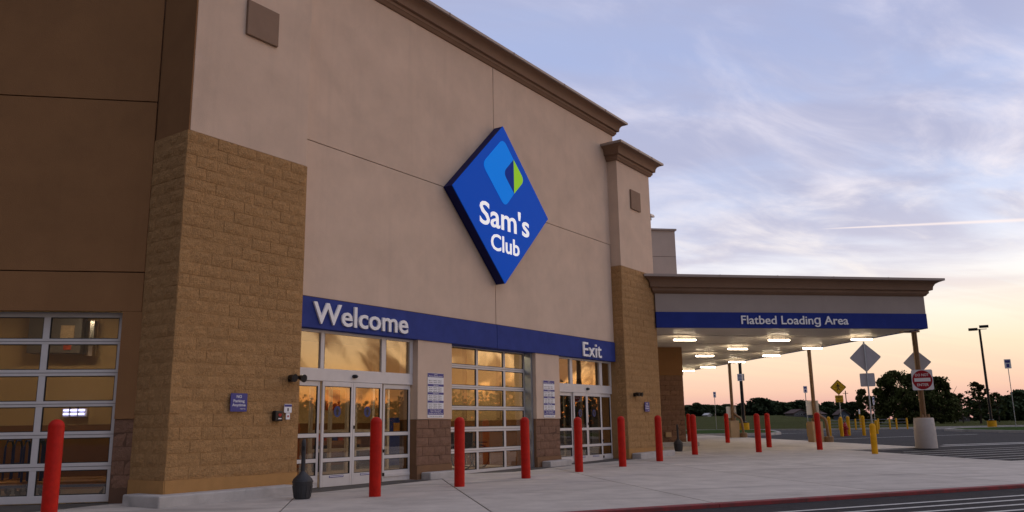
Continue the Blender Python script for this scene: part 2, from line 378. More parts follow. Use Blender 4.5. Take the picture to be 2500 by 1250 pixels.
# painted stripes
mk = empty('road_marking'); mk['kind'] = 'structure'
for c in (8.27, 7.86, 7.44, 7.02, 6.6, 6.18):
    sheet('stripe', [cl(3.4, c - .045), cl(22, c - .045), cl(22, c + .045), cl(3.4, c + .045)], -.040, 'paint_white', parent=mk)
for c in (19.6, 18.75, 17.9, 17.05, 16.2, 15.4, 14.7):
    xs = 15.1 + max(0, (c - 18.9)) * 1.5
    sheet('stripe', [cl(xs, c - .045), cl(27, c - .045), cl(27, c + .045), cl(xs, c + .045)], -.040, 'paint_white', parent=mk)
sheet('stripe', [(19.6, 26.1), (24.5, 26.9), (24.5, 27.15), (19.6, 26.35)], -.040, 'paint_white', parent=mk)
sheet('stripe', [(20.4, 27.0), (26.5, 27.9), (26.5, 28.15), (20.4, 27.25)], -.040, 'paint_white', parent=mk)
for a, b_ in [((19, 40.6), (20.4, 41.6)), ((23.6, 41.2), (24.1, 43.2)), ((24.9, 41.4), (25.5, 43.4)), ((18.6, 34.2), (30, 37.2)), ((22, 44), (30, 46.5))]:
    sheet('stripe', [(a[0], a[1]), (b_[0], b_[1]), (b_[0] + .02, b_[1] + .14), (a[0] + .02, a[1] + .14)], -.040, 'paint_white', parent=mk)
# planted islands with kerbs, far kerb
def island(name, poly):
    n = len(poly); cx = sum(p[0] for p in poly) / n; cy = sum(p[1] for p in poly) / n
    def ins(p, d):
        v = Vector((cx - p[0], cy - p[1])); v.normalize(); return (p[0] + v.x * d, p[1] + v.y * d)
    inner = [ins(p, .22) for p in poly]
    b = MB()
    for i in range(n):
        j = (i + 1) % n; q = [poly[i], poly[j], inner[j], inner[i]]
        b.prism(q, lambda p: (p[0], p[1], gz(*p) - .1), lambda p: (p[0], p[1], gz(*p) + .085))
    k = b.build('kerb', 'kerb_grey'); k['kind'] = 'structure'
    sheet(name, inner, .075, 'grass_mown')
island('lawn', [(10, 43.6), (15, 42.9), (19, 42.3), (21.3, 41.9), (22.6, 43.2), (25, 48.5), (28.5, 57), (29.2, 61.5), (27, 63.6), (10, 63.4)])
island('lawn', [(33.2, 30), (32.9, 37), (32.3, 41.3), (32.8, 43.4), (34.6, 44.9), (38.6, 46.5), (44, 45.8), (50, 41), (53, 30)])
b = MB()
far = [(-60, 70.2), (5, 70.2), (28, 66.2), (33, 57.2), (43.4, 56.2), (50, 56.5), (70, 52.2), (130, 30.2)]
for a, c in zip(far, far[1:]):
    b.prism([a, c, (c[0], c[1] + .3), (a[0], a[1] + .3)], lambda p: (p[0], p[1], gz(*p) - .1), lambda p: (p[0], p[1], gz(*p) + .07))
tag(b.build('kerb', 'kerb_grey'), kind='structure')
b = MB(); med = [(36, 50.2), (40, 50.9), (44, 51)]
for a, c in zip(med, med[1:]):
    b.prism([a, c, (c[0], c[1] + .5), (a[0], a[1] + .5)], lambda p: (p[0], p[1], gz(*p) - .1), lambda p: (p[0], p[1], gz(*p) + .09))
tag(b.build('kerb', 'kerb_grey'), kind='structure')

# ================================================================== STORE BUILDING (local x = along the entrance front, local -y = outward)
S0, D0 = 15.0, -11.1
bx_, by_ = (S0 + D0) * R2, (S0 - D0) * R2
store = empty('store_building', (bx_, by_, 0), rad(45))
tag(store, 'large tan and brown retail store with entrance front, blue band and stone pillars', 'building')
FT = lambda s, d, z: (s - S0, -(d - D0), z)
WT = lambda X, Y, z: FT((X + Y) * R2, (X - Y) * R2, z)
FB = lambda: MB(FT)
WB = lambda: MB(WT)
LW = 13.1                                           # plane of the left wall
# ---- split-face blocks
random.seed(4)
def block_mesh(wd, ht, m, seed):
    rnd = random.Random(seed); nx, nz = (5, 3) if wd > .3 else (3, 3)
    b = MB(); g = .006; x0, x1 = -wd / 2 + g, wd / 2 - g; z0, z1 = g, ht - g; rows = []
    for k in range(nz + 1):
        row = []
        for i in range(nx + 1):
            edge = i in (0, nx) or k in (0, nz)
            jx = 0 if i in (0, nx) else rnd.uniform(-.015, .015); jz = 0 if k in (0, nz) else rnd.uniform(-.012, .012)
            dpt = rnd.uniform(-.004, .004) if edge else rnd.uniform(.002, .019)
            row.append(b.vert((x0 + (x1 - x0) * i / nx + jx) / U, -dpt / U, (z0 + (z1 - z0) * k / nz + jz) / U))
        rows.append(row)
    for k in range(nz):
        for i in range(nx): b.f.append([rows[k][i], rows[k][i + 1], rows[k + 1][i + 1], rows[k + 1][i]])
    ring = rows[0][:] + [r[-1] for r in rows[1:]] + rows[-1][-2::-1] + [r[0] for r in rows[-2:0:-1]]
    back = [b.vert(b.v[i][0], .03 / U, b.v[i][2]) for i in ring]
    n = len(ring)
    for i in range(n): b.f.append([ring[i], back[i], back[(i + 1) % n], ring[(i + 1) % n]])
    return b.mesh('block', m, recalc=False)
BLK = {}
def blocks(parent, origin, ang, length, z0, ncourse, ch, m, phase=0):
    """running bond on a plane: origin = local point at left end, ang = local rotation, length in units"""
    L = length * U; H = ch * U; full = L / max(1, round(L / .4 * 2) / 2); n2 = int(round(L / full * 2))
    cs, sn = math.cos(ang), math.sin(ang)
    for c in range(ncourse):
        x = 0; left = n2; first = (c + phase) % 2
        while left > 0:
            k = 1 if (first or left == 1) else 2; first = 0
            wd = full * k / 2; key = (m, k, round(full, 3), round(H, 3))
            if key not in BLK: BLK[key] = [block_mesh(wd, H, m, k * 101 + int(full * 1000) + len(m) * 7 + 31 * q) for q in range(7)]
            px = (x + wd / 2) / U
            o = inst('block', random.choice(BLK[key]), parent, (origin[0] + cs * px, origin[1] + sn * px, z0 + c * ch), ang)
            o.location += Vector((sn, -cs, 0)) * random.uniform(-.004, .007)
            x += wd; left -= k
BT, BC = 5.5, 28                                    # top of the stone, number of courses
CH = (BT - .33) / BC
PD = -10.75                                         # front plane of the pillars
def pillar(s0, s1, dback, ztop, side, label):
    p = FB().box(s0, s1, dback, PD - .03, .0, BT).build('pillar', 'core_tan', store)
    p['label'] = label
    FB().box(s0 - .0, s1, PD - .06, PD - .012, .0, .33).build('base_course', 'smooth_tan', p)
    blocks(p, FT(s0, PD - .028, 0)[:2], 0, s1 - s0, .33, BC, CH, 'block_tan')
    # left flank (faces local -x): runs from the back to the front edge
    ln = (PD - .03) - side
    blocks(p, FT(s0 + .0, side, 0)[:2], rad(-90), ln, .33, BC, CH, 'block_tan', 1)
    FB().box(s0 - .018, s0 + .05, side, PD - .02, .0, .33).build('base_course', 'smooth_tan', p)
    return p
p1 = pillar(6.89, 9.23, -11.66, 10, -11.66, 'left stone pillar with split-face blocks')
p2 = pillar(20.9, 23.1, -11.6, 9, -11.1, 'right stone pillar with split-face blocks')
# stucco shafts
FB().box(6.93, 9.21, -11.65, PD - .03, BT + .002, 11.2).build('pillar_shaft', 'taupe', p1, bevel=.008)
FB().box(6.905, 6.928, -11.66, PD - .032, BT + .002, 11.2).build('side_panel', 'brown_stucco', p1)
FB().box(7.82, 8.46, PD - .04, PD + .02, 7.44, 8.06).build('plaque', 'plaque', p1, bevel=.01)
FB().box(20.92, 23.08, -11.6, PD - .03, BT + .002, 8.9).build('pillar_shaft', 'taupe', p2, bevel=.008)
FB().box(21.69, 22.32, PD - .04, PD + .02, 7.36, 7.96).build('plaque', 'plaque', p2, bevel=.01)
# main front: backing wall, stucco panels with recessed joints
FB().box(9.23, 21.36, -11.6, -11.13, 2.76, 9.9).build('front_wall', 'joint', store)
for s0, s1 in ((9.24, 15.19), (15.21, 20.9)):
    for z0, z1 in ((3.3, 6.143), (6.157, 9.64)):
        FB().box(s0, s1 if z0 < 5 or s1 < 20 else 21.35, -11.16, -11.1, z0, z1).build('wall_panel', 'taupe', store, bevel=.006)
for s0, s1 in ((9.235, 15.192), (15.208, 20.89)):
    FB().box(s0, s1, -11.5, -11.07, 2.745, 3.285).build('band_panel', 'band_blue', store, bevel=.006)
FB().box(9.24, 20.89, -11.5, -11.094, 3.286, 3.299).build('drip_edge', 'joint', store)
# piers between the openings
for s0, s1, lab in ((12.52, 13.6, 'pier beside the welcome doors'), (16.82, 17.9, 'pier beside the exit doors')):
    p = FB().box(s0, s1, -11.6, -11.1, 1.165, 2.744).build('pier', 'taupe', store, bevel=.006); p['label'] = lab
    FB().box(s0 + .015, s1 - .015, -11.59, -11.13, 0, 1.163).build('pier_core', 'core_brown', p)
    FB().box(s0, s1, -11.16, -11.105, 0, .27).build('base_course', 'smooth_brown', p)
    blocks(p, FT(s0, -11.128, 0)[:2], 0, s1 - s0, .272, 5, (1.163 - .272) / 5, 'block_brown')
    FB().box(s0 - .004, s0 + .03, -11.5, -11.13, 0, 1.163).build('side_panel', 'smooth_brown', p)
# kerb blocks at the feet of the pillars and piers
def cblock(mb_pts, z, lab):
    b = MB(); b.prism(mb_pts, lambda p: (p[0], p[1], p[2] - .02), lambda p: (p[0], p[1], p[2] + z))
    o = b.build('kerb_block', 'kerb_grey', bevel=.025); tag(o, lab, 'kerb', 'concrete kerb blocks at the store front'); return o
def fpts(*sd): 
    out = []
    for s, d in sd:
        X, Y = (s + d) * R2, (s - d) * R2; out.append((X, Y, gz(X, Y)))
    return out
cblock(fpts((6.62, -11.35), (6.62, -10.46), (8.98, -10.46), (8.98, -10.76), (6.87, -10.76), (6.87, -11.35)), .155, 'grey concrete kerb block wrapping the foot of the left stone pillar')
cblock(fpts((12.62, -11.09), (12.62, -10.84), (13.62, -10.84), (13.62, -11.09)), .14, 'grey concrete kerb block at the pier beside the welcome doors')
cblock(fpts((16.98, -11.09), (16.98, -10.84), (17.96, -10.84), (17.96, -11.09)), .14, 'grey concrete kerb block at the pier beside the exit doors')
cblock(fpts((21.0, -10.74), (21.0, -10.46), (23.25, -10.46), (23.25, -10.74)), .15, 'grey concrete kerb block at the foot of the right stone pillar')
cblock([(X, Y, gz(X, Y)) for X, Y in ((10.3, 29.98), (10.3, 29.6), (12.2, 29.6), (12.2, 29.98))], .15, 'pale concrete kerb block at the brown wall under the canopy')
# ---- cornices: profile (outward, z 0..1)
PROF = [(0, 0), (.10, .02), (.22, .16), (.25, .16), (.25, .31), (.43, .34), (.43, .34), (.46, .55), (.56, .70), (.72, .79), (.86, .825), (.86, .86)]
CAPP = [(.80, .862), (1., .862), (1., 1.), (0., 1.), (0, .90)]
def sweep(prof, path, z0, ht, prot, tf, close=True):
    """path: list of (x, y, ox, oy): point and outward offset direction (mitred)"""
    b = MB(tf); rings = []
    for x, y, ox, oy in path:
        rings.append([b.vert(x + ox * o * prot, y + oy * o * prot, z0 + z * ht) for o, z in prof])
    n = len(prof)
    for a, c in zip(rings, rings[1:]):
        for k in range(n): b.f.append([a[k], a[(k + 1) % n], c[(k + 1) % n], c[k]])
    b.f.append(rings[0][:]); b.f.append(rings[-1][:]); return b
def cornice(parent, path, z0, ht, prot, tf, seams=()):
    prof = PROF + [(0, .86)]
    sweep(prof, path, z0, ht, prot, tf).build('cornice', 'cornice', parent, smooth=True)
    sweep(CAPP, path, z0, ht, prot, tf).build('cap', 'cap_metal', parent)
cornice(store, [(9.0, -11.1, 0, 1), (21.36, -11.1, 1, 1), (21.36, -12.5, 1, 0)], 9.62, .46, .36, FT)
cornice(p2, [(20.9, -11.1, -1, 0), (20.9, PD - .02, -1, 1), (23.1, PD - .02, 1, 1), (23.1, -12.2, 1, 0)], 8.68, .47, .36, FT)
for s in (10.6, 13.1, 15.6, 18.0, 20.3):
    FB().box(s, s + .02, -11.1, -11.1 + .367, 9.62 + .40, 9.62 + .464).build('cap_seam', 'cornice', store)
for s in (21.7, 22.6): FB().box(s, s + .018, PD, PD + .347, 8.68 + .41, 8.68 + .474).build('cap_seam', 'cornice', p2)
# ---- left wall (faces the camera): brown stucco panels over a dark joint, brown stone dado
OX0, OX1, OZ = -7.0, -3.64, 2.79                    # opening of the overhead door
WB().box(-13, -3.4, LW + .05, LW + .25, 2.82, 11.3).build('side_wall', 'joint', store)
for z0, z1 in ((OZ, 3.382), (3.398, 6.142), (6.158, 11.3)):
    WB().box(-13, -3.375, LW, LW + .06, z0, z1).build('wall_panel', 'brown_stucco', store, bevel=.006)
lp = WB().box(OX1, -3.36, LW + .0, LW + .25, 1.2, OZ - .002).build('pier', 'brown_stucco', store); lp['label'] = 'narrow brown pier beside the left overhead door'
WB().box(OX1, -3.36, LW + .03, LW + .25, 0, 1.199).build('pier_core', 'core_brown', lp)
def w2l(X, Y): return WT(X, Y, 0)[:2]
blocks(lp, w2l(OX1, LW + .03), rad(-45), .36, .2, 5, .2, 'block_brown')
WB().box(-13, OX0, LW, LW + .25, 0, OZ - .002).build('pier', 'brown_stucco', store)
WB().box(OX0, OX1, LW + .03, LW + .25, OZ + .03, OZ + .1).build('lintel', 'core_brown', store)
# ---- right wall under and above the canopy
RY = 30.
rw = WB().box(8.2, 11.86, RY, RY + 12, 2.79, 8.45).build('rear_wall', 'taupe_grey', store)
WB().box(8.1, 11.92, RY - .06, RY + 12.1, 8.452, 8.52).build('cap', 'cap_metal', rw)
WB().box(8.2, 11.84, RY + .02, RY + 12, 0, 2.788).build('rear_wall', 'core_brown', store)
for k in range(4): WB().box(8.2, 11.862, RY - .004, RY + .02, 4.4 + k * 1.0, 4.41 + k * 1.0).build('wall_joint', 'joint', rw)
WB().box(10.4, 11.865, RY - .012, RY, 2.79, 3.86).build('wall_panel', 'brown_stucco', rw)
blocks(rw, w2l(10.2, RY + .018), rad(-45), 1.66, .2, 14, (2.788 - .2) / 14, 'block_brown')
WB().box(11.02, 11.24, RY - .09, RY - .02, .50, .68).build('outlet_box', 'ped_tan', rw, bevel=.01)
WB().box(8.2, 8.6, 23.95, RY, 0, 8.4).build('rear_wall', 'taupe_grey', store)
# roof and rest of the shell
WB().prism([(-13, 13.4), (-3.4, 13.4), (8.0, 24.4), (8.3, 42), (-13, 42)], lambda p: (p[0], p[1], 8.3), lambda p: (p[0], p[1], 8.4)).build('roof', 'asphalt', store)

# ---- interior
FLOORP = [(-12, LW + .26), (-3.5, LW + .26), (-1.53, 14.60), (6.72, 22.84), (8.3, 24.4), (8.3, 31), (-12, 31)]
WB().prism(FLOORP, lambda p: (p[0], p[1], -.06), lambda p: (p[0], p[1], max(0, gz(*p)) * 0 + .008 + .05 * smooth((p[1] - 18) / 5))).build('interior_floor', 'int_floor', store)
CZ = 3.3
WB().prism(FLOORP, lambda p: (p[0], p[1], CZ), lambda p: (p[0], p[1], CZ + .1)).build('interior_ceiling', 'int_ceiling', store)
def iwall(mk, x0, x1, y0, y1):
    mk().box(x0, x1, y0, y1, 1.16, CZ).build('interior_wall', 'int_tan', store)
    mk().box(x0, x1, y0, y1, 0, 1.158).build('interior_wall', 'int_brown', store)
iwall(WB, -12, -2.2, 16.6, 16.8); iwall(WB, -2.4, -2.2, 14.6, 16.6); iwall(WB, -12, -11.9, LW + .3, 16.6)
iwall(FB, 17.25, 17.35, -17.0, -11.62); iwall(FB, 8.6, 24, -17.2, -17.0)
for d in (-12.6, -13.7): FB().box(17.22, 17.25, d, d + .12, 1.2, CZ).build('wall_pilaster', 'ped_tan', store)
# ---- overhead doors
def overhead(mk, name_lab, x0, x1, yf, cols, zrows, ztop, zbot, parent=store):
    """framed glass sectional door; mk() gives a builder in (x, depth, z); yf(front, back) depth values"""
    f0, f1 = yf
    d = mk().box(x0, x1, f0, f1, zbot, zrows[-1][0]).build('overhead_door', 'alum_white', parent, bevel=.006); d['label'] = name_lab
    lims = [x0] + [c for ab in cols for c in ab] + [x1]
    edges = [(lims[i], lims[i + 1]) for i in range(0, len(lims), 2)]
    zs = [ztop] + [z for r in zrows for z in (r[1], r[0])]
    for i in range(0, len(zs) - 2, 2):
        mk().box(x0, x1, f0, f1, zs[i + 1], zs[i]).build('rail', 'alum_white', d, bevel=.006)
        if 0 < i: mk().box(x0, x1, f0 + (.003 if f0 > f1 else -.003), f1, (zs[i + 1] + zs[i]) / 2 - .004, (zs[i + 1] + zs[i]) / 2 + .004).build('section_seam', 'alum_dark', d)
    for a, c in edges:
        for r0, r1 in zrows: mk().box(a, c, f0, f1, r0, r1).build('stile', 'alum_white', d)
    for a, c in cols:
        for r0, r1 in zrows:
            m_ = (f0 + f1) / 2; e = .012
            mk().box(a, c, m_ - .004, m_ + .004, r0, r1).build('pane', 'glass', d)
            g = FRM = mk(); 
            for (u0, u1, v0, v1) in ((a, c, r0, r0 + e), (a, c, r1 - e, r1), (a, a + e, r0 + e, r1 - e), (c - e, c, r0 + e, r1 - e)):
                g.box(u0, u1, m_ - .014, m_ + .014, v0, v1)
            g.build('gasket', 'rubber', d)
    return d
ROWS = [(2.357, 2.725), (1.906, 2.274), (1.451, 1.824), (1.001, 1.37), (.537, .90), (.08, .448)]
overhead(FB, 'white framed glass overhead door between the two piers', 13.5, 16.80, (-11.40, -11.45), [(13.78, 14.83), (14.90, 15.88), (15.955, 16.72)], ROWS, 2.80, .0)
FB().box(16.74, 16.815, -11.39, -11.2, .0, 2.742).build('door_track', 'galv', store)
FB().box(13.605, 13.66, -11.39, -11.2, .0, 2.742).build('door_track', 'galv', store)
k = 1.027
ROWS2 = [(1 + (a - 1) * k, 1 + (c - 1) * k) for a, c in [(2.36, 2.675), (1.91, 2.28), (1.46, 1.82), (1.03, 1.38), (.59, .94), (.15, .49)]]
overhead(WB, 'white framed glass overhead door in the brown left wall', -6.98, -3.655, (LW + .2, LW + .25), [(-6.9, -5.86), (-5.8, -4.79), (-4.70, -3.73)], ROWS2, 2.80, .02)
# ---- sliding entrance doors
def sliding(lab, trans, leaves, s0, s1):
    d0, d1 = -11.24, -11.29
    p = FB().box(s0, s1, d0 + .01, d1 - .08, 1.845, 2.045).build('sliding_door', 'alum_white', store, bevel=.006); p['label'] = lab
    FB().box(s0, s1, d0 + .02, d1, 2.70, 2.743).build('head_frame', 'alum_white', p)
    FB().box(s0, s1, d0, d1, 2.046, 2.065).build('head_frame', 'alum_white', p)
    lims = [s0] + [c for ab in trans for c in ab] + [s1]
    for i in range(0, len(lims), 2):
        FB().box(lims[i], lims[i + 1], d0 + .01, d1, 2.065, 2.70).build('mullion', 'alum_white', p)
    for a, c in trans:
        FB().box(a, c, d0 - .02, d0 - .028, 2.065, 2.70).build('pane', 'glass', p)
        FB().box(a, a + .03, d0 - .005, d1, 2.065, 2.70).build('pane_reveal', 'alum_dark', p)
    sc_ = (trans[0][1] + trans[-1][0]) / 2
    b = FB(); b.lathe([(.0, -.035), (.04, -.03), (.065, 0), (.04, .03), (.0, .035)], (sc_, d0 + .03, 1.95), 12); b.build('motion_sensor', 'black', p, smooth=True)
    for i, (a, c) in enumerate(leaves):
        mid = i in (1, 2); o0 = d0 + (.015 if mid else -.03); o1 = o0 - .04; st = .05
        b = FB()
        for u0, u1 in ((a, a + st), (c - st, c)): b.box(u0, u1, o0, o1, .012, 1.84)
        for v0, v1 in ((1.755, 1.84), (.865, .93), (.435, .50), (.012, .215)): b.box(a + st, c - st, o0 - .001, o1 + .001, v0, v1)
        lf = b.build('door_leaf', 'alum_white', p, bevel=.005)
        for v0, v1 in ((.93, 1.755), (.50, .865), (.215, .435)):
            FB().box(a + st, c - st, o0 - .018, o0 - .025, v0, v1).build('pane', 'glass', lf)
            g = FB(); e = .01
            for (u0, u1, w0, w1) in ((a + st, c - st, v0, v0 + e), (a + st, c - st, v1 - e, v1), (a + st, a + st + e, v0 + e, v1 - e), (c - st - e, c - st, v0 + e, v1 - e)): g.box(u0, u1, o0 - .006, o1 + .006, w0, w1)
            g.build('gasket', 'rubber', lf)
        if mid:
            m_ = (a + c) / 2
            b = MB(FT); pts = [(math.cos(t * math.pi / 8) * .085, math.sin(t * math.pi / 8) * .10) for t in range(16)]
            b.prism(pts, lambda q: (m_ + q[0], o0 - .012, 1.31 + q[1]), lambda q: (m_ + q[0], o0 - .016, 1.31 + q[1])); b.build('sticker', 'steel_blue', lf)
            b = MB(FT); pts = [(0, .07), (.05, 0), (.022, 0), (.022, -.06), (-.022, -.06), (-.022, 0), (-.05, 0)]
            b.prism(pts, lambda q: (m_ + q[0], o0 - .009, 1.31 + q[1]), lambda q: (m_ + q[0], o0 - .011, 1.31 + q[1])); b.build('sticker_arrow', 'black', lf)
            FB().box(m_ - .17, m_ + .17, o0, o0 + .004, .165, .20).build('door_label', 'sign_navy', lf)
            FB().box(m_ - .16, m_ + .16, o0 + .004, o0 + .006, .178, .19).build('door_label', 'sign_white', lf)
        else:
            FB().box(a + .04, c - .02, o0, o0 + .02, .10, .15).build('guide_rail', 'alum_white', lf)
        if i == 2: FB().box(a + .01, a + .04, o0, o0 + .015, 1.0, 1.06).build('lock', 'black', lf)
    for v in (.02, .45): FB().box(leaves[3][0] - .03, leaves[3][0] - .005, d0, d0 + .03, v + .10, v + .16).build('guide_roller', 'black', p)
    return p
sliding('white framed sliding glass doors under the Welcome lettering', [(9.30, 10.075), (10.15, 11.62), (11.73, 12.43)], [(9.26, 10.12), (10.14, 10.885), (10.89, 11.64), (11.72, 12.49)], 9.235, 12.515)
sliding('white framed sliding glass doors under the Exit lettering', [(17.95, 18.64), (18.76, 20.22), (20.36, 20.83)], [(17.92, 18.76), (18.77, 19.46), (19.465, 20.24), (20.3, 20.88)], 17.905, 20.895)
# thin dark sheets laid on the slabs in front of the doors
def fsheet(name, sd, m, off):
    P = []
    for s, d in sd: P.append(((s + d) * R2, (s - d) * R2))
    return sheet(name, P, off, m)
fsheet('door_dark_sheet', [(9.25, -11.6), (9.0, -10.74), (9.5, -10.55), (13.1, -10.78), (12.6, -11.1), (12.5, -11.6)], 'dark_sheet', .004)
fsheet('door_dark_sheet', [(13.62, -11.6), (13.62, -11.0), (14.0, -10.72), (17.9, -10.8), (16.95, -11.08), (16.82, -11.6)], 'dark_sheet', .004)
fsheet('door_dark_sheet', [(17.92, -11.6), (17.98, -11.0), (18.3, -10.8), (20.88, -10.55), (20.98, -10.74), (20.88, -11.6)], 'dark_sheet', .004)
sheet('door_dark_sheet', [(-7.2, LW + .3), (-7.6, LW - .9), (-4.3, LW - 1.0), (-3.62, LW - .02), (-3.64, LW + .3)], .004, 'dark_sheet')

# ================================================================== WALL SIGNS
# diamond sign
SC, SZ, SD_, SF = 15.215, 6.135, 1.915, -10.83
sg = empty('wall_sign', ((SC + D0) * R2, (SC - D0) * R2, SZ - SD_), rad(45))
tag(sg, 'big blue diamond sign with light blue and green emblem on the stucco front', 'sign')
ST = lambda s, d, z: (s - SC, -(d - D0), z - (SZ - SD_))
b = MB(ST); b.prism([(-SD_, 0), (0, -SD_), (SD_, 0), (0, SD_)], lambda p: (SC + p[0], D0 + .012, SZ + p[1]), lambda p: (SC + p[0], SF - .02, SZ + p[1])); b.build('sign_box', 'sign_side', sg)
b = MB(ST); b.prism([(-SD_, 0), (0, -SD_), (SD_, 0), (0, SD_)], lambda p: (SC + p[0], SF - .02, SZ + p[1]), lambda p: (SC + p[0], SF, SZ + p[1])); b.build('sign_face', 'sign_blue', sg)
def rounded(pts, radii, n=6):
    out = []; N = len(pts)
    for i, (p, r) in enumerate(zip(pts, radii)):
        if r <= 0: out.append(p); continue
        p = Vector(p); a = (Vector(pts[i - 1]) - p).normalized(); c = (Vector(pts[(i + 1) % N]) - p).normalized()
        p0 = p + a * r; p1_ = p + c * r
        for t in range(n + 1):
            t /= n; out.append(tuple(p0 * (1 - t) ** 2 + p * 2 * t * (1 - t) + p1_ * t * t))
    return out
def flat(name, pts, m, lift=.006):
    b = MB(ST); b.prism(pts, lambda p: (p[0], SF + .001, p[1]), lambda p: (p[0], SF + lift, p[1])); b.build(name, m, sg)
tip, inl, bot_ = (15.628, 7.319), (15.19, 6.89), (15.63, 6.462)
flat('emblem', rounded([(15.205, 7.74), tip, inl, bot_, (15.245, 6.05), (14.36, 6.90)], [.2, 0, .18, 0, .18, .2]), 'logo_light')
flat('emblem', rounded([tip, inl, bot_], [0, .18, 0]), 'logo_navy')
flat('emblem', rounded([tip, bot_, (16.08, 6.893)], [0, 0, .18]), 'logo_green')
def sp(x, z): return wall_place(x - SC, -(SF - D0) - .006, z - (SZ - SD_))
write("Sam's", sg, sp(14.257, 5.49), .545 * U, 1.985 * U, 'face_white', bold=.014, extrude=.004)
write('Club', sg, sp(14.672, 4.95), .39 * U, 1.137 * U, 'face_white', bold=.014, extrude=.004)
# raised words on the blue bands
def word(text, s, z, cap, wid, lab, bd=.014):
    e = empty('sign_lettering', ((s + D0) * R2, (s - D0) * R2, z), rad(45)); tag(e, lab, 'lettering')
    write(text, e, wall_place(0, -.055, 0), cap * U, wid * U, 'letter_white', bold=bd, extrude=.02)
word('Welcome', 9.70, 2.835, .385, 2.45, 'raised white letters spelling Welcome on the blue band above the doors')
word('Exit', 19.03, 2.80, .39, 1.0, 'raised white letters spelling Exit on the blue band above the doors', .008)

def plate(name, root_loc, rz, w_, h_, m, lab, cat, thick=.02, grp=None, rnd=.04):
    """thin rounded plate standing upright, facing local -y, origin at its bottom centre"""
    e = empty(name, root_loc, rz); tag(e, lab, cat, grp)
    b = MB(); b.prism(rounded([(-w_ / 2, 0), (w_ / 2, 0), (w_ / 2, h_), (-w_ / 2, h_)], [rnd] * 4, 3), lambda p: (p[0], 0, p[1]), lambda p: (p[0], -thick, p[1])); b.build('sign_plate', m, e)
    return e
def onwall(s, z, d=PD): return ((s + d) * R2, (s - d) * R2, z)
F45 = rad(45)
def rows_text(e, items, thick):
    for t, x, z, cap, wid, m, al in items: write(t, e, wall_place(x, -thick - .001, z), cap * U, wid * U if wid else None, m, bold=.012, extrude=.0006, name='lettering', each=False, align=al)
for s, z, lab in ((8.017, 1.287, 'purple NO Parking Anytime plate on the left stone pillar'), (22.076, 1.35, 'purple NO Parking Anytime plate on the right stone pillar')):
    e = plate('parking_sign', onwall(s, z, PD + .012), F45, .30, .275, 'sign_navy', lab, 'sign', .012, rnd=.015)
    rows_text(e, [('NO', 0, .205, .045, None, 'sign_white', 'C'), ('Parking', 0, .14, .042, .2, 'sign_white', 'C'), ('Anytime', 0, .08, .042, .24, 'sign_white', 'C'), ('Thank You', .12, .035, .016, None, 'sign_white', 'R')], .012)
for s, lab in ((13.06, 'tall white and blue opening hours board on the pier beside the welcome doors'), (17.375, 'tall white and blue opening hours board on the pier beside the exit doors')):
    e = plate('hours_board', onwall(s, 1.195, -11.098), F45, .50, .90, 'sign_white', lab, 'sign', .012, rnd=.02)
    z = .90
    def bar(z0, z1): MB().box(-.249, .249, -.012, -.0135, z0, z1).build('hours_header', 'sign_navy', e)
    bar(.815, .895); bar(.63, .675); bar(.465, .508); bar(.30, .342); bar(.06, .175)
    it = [('Gold Key', 0, .862, .02, None, 'sign_white', 'C'), ('Business Member Hours', 0, .828, .022, .42, 'sign_white', 'C'), ('Club Hours', 0, .642, .024, None, 'sign_white', 'C'), ('Optical Hours', 0, .476, .024, None, 'sign_white', 'C'), ('Pharmacy Hours', 0, .31, .024, None, 'sign_white', 'C'),
          ("Sam's Club is Closed", 0, .145, .02, .34, 'sign_white', 'C'), ('Easter, Thanksgiving,', 0, .112, .02, .32, 'sign_white', 'C'), ("Christmas and New Year's Day", 0, .078, .02, .44, 'sign_white', 'C'), ('Hours may vary on holidays', 0, .026, .014, .4, 'black', 'C')]
    for zt, n_ in ((.775, 2), (.60, 3), (.435, 3), (.27, 3)):
        for k_ in range(n_): it.append((('Mon-Fri', 'Saturday', 'Sunday')[k_] + '   10:00 am   8:30 pm', -.22, zt - .005 - k_ * .038 - (.03 if n_ == 2 else 0), .016, .40, 'black', 'L'))
    rows_text(e, it, .0136)
# box, button plates, twin lamps
e = empty('card_reader', onwall(8.757, 1.142, PD + .0), F45); tag(e, 'black wall box with red emblem on the left stone pillar', 'call box')
MB().box(-.075, .075, -.07, .02, 0, .16).build('case', 'black', e, bevel=.015)
b = MB(); b.prism([(0, .06), (.035, .095), (.02, .12), (0, .11), (-.02, .12), (-.035, .095)], lambda p: (p[0] + .01, -.07, p[1]), lambda p: (p[0] + .01, -.076, p[1])); b.build('emblem', 'dne_red', e)
MB().box(-.02, .04, -.071, -.075, .03, .045).build('print', 'sign_white', e)
e = plate('door_notice', onwall(8.964, 1.272, PD + .012), F45, .15, .14, 'sign_white', 'small white and blue notice plate above the push plate', 'sign', .012, rnd=.015)
MB().box(-.073, .073, -.0122, -.0135, .095, .132).build('print', 'sign_navy', e); MB().box(-.012, .012, -.0122, -.0135, .025, .075).build('print', 'black', e)
e = plate('push_plate', onwall(8.967, 1.167, PD + .012), F45, .078, .098, 'sign_white', 'small white push plate with red mark on the left stone pillar', 'switch', .014, rnd=.01)
b = MB(); b.prism([(math.cos(t * .785) * .018, .05 + math.sin(t * .785) * .018) for t in range(8)], lambda p: (p[0], -.014, p[1]), lambda p: (p[0], -.016, p[1])); b.build('print', 'dne_red', e)
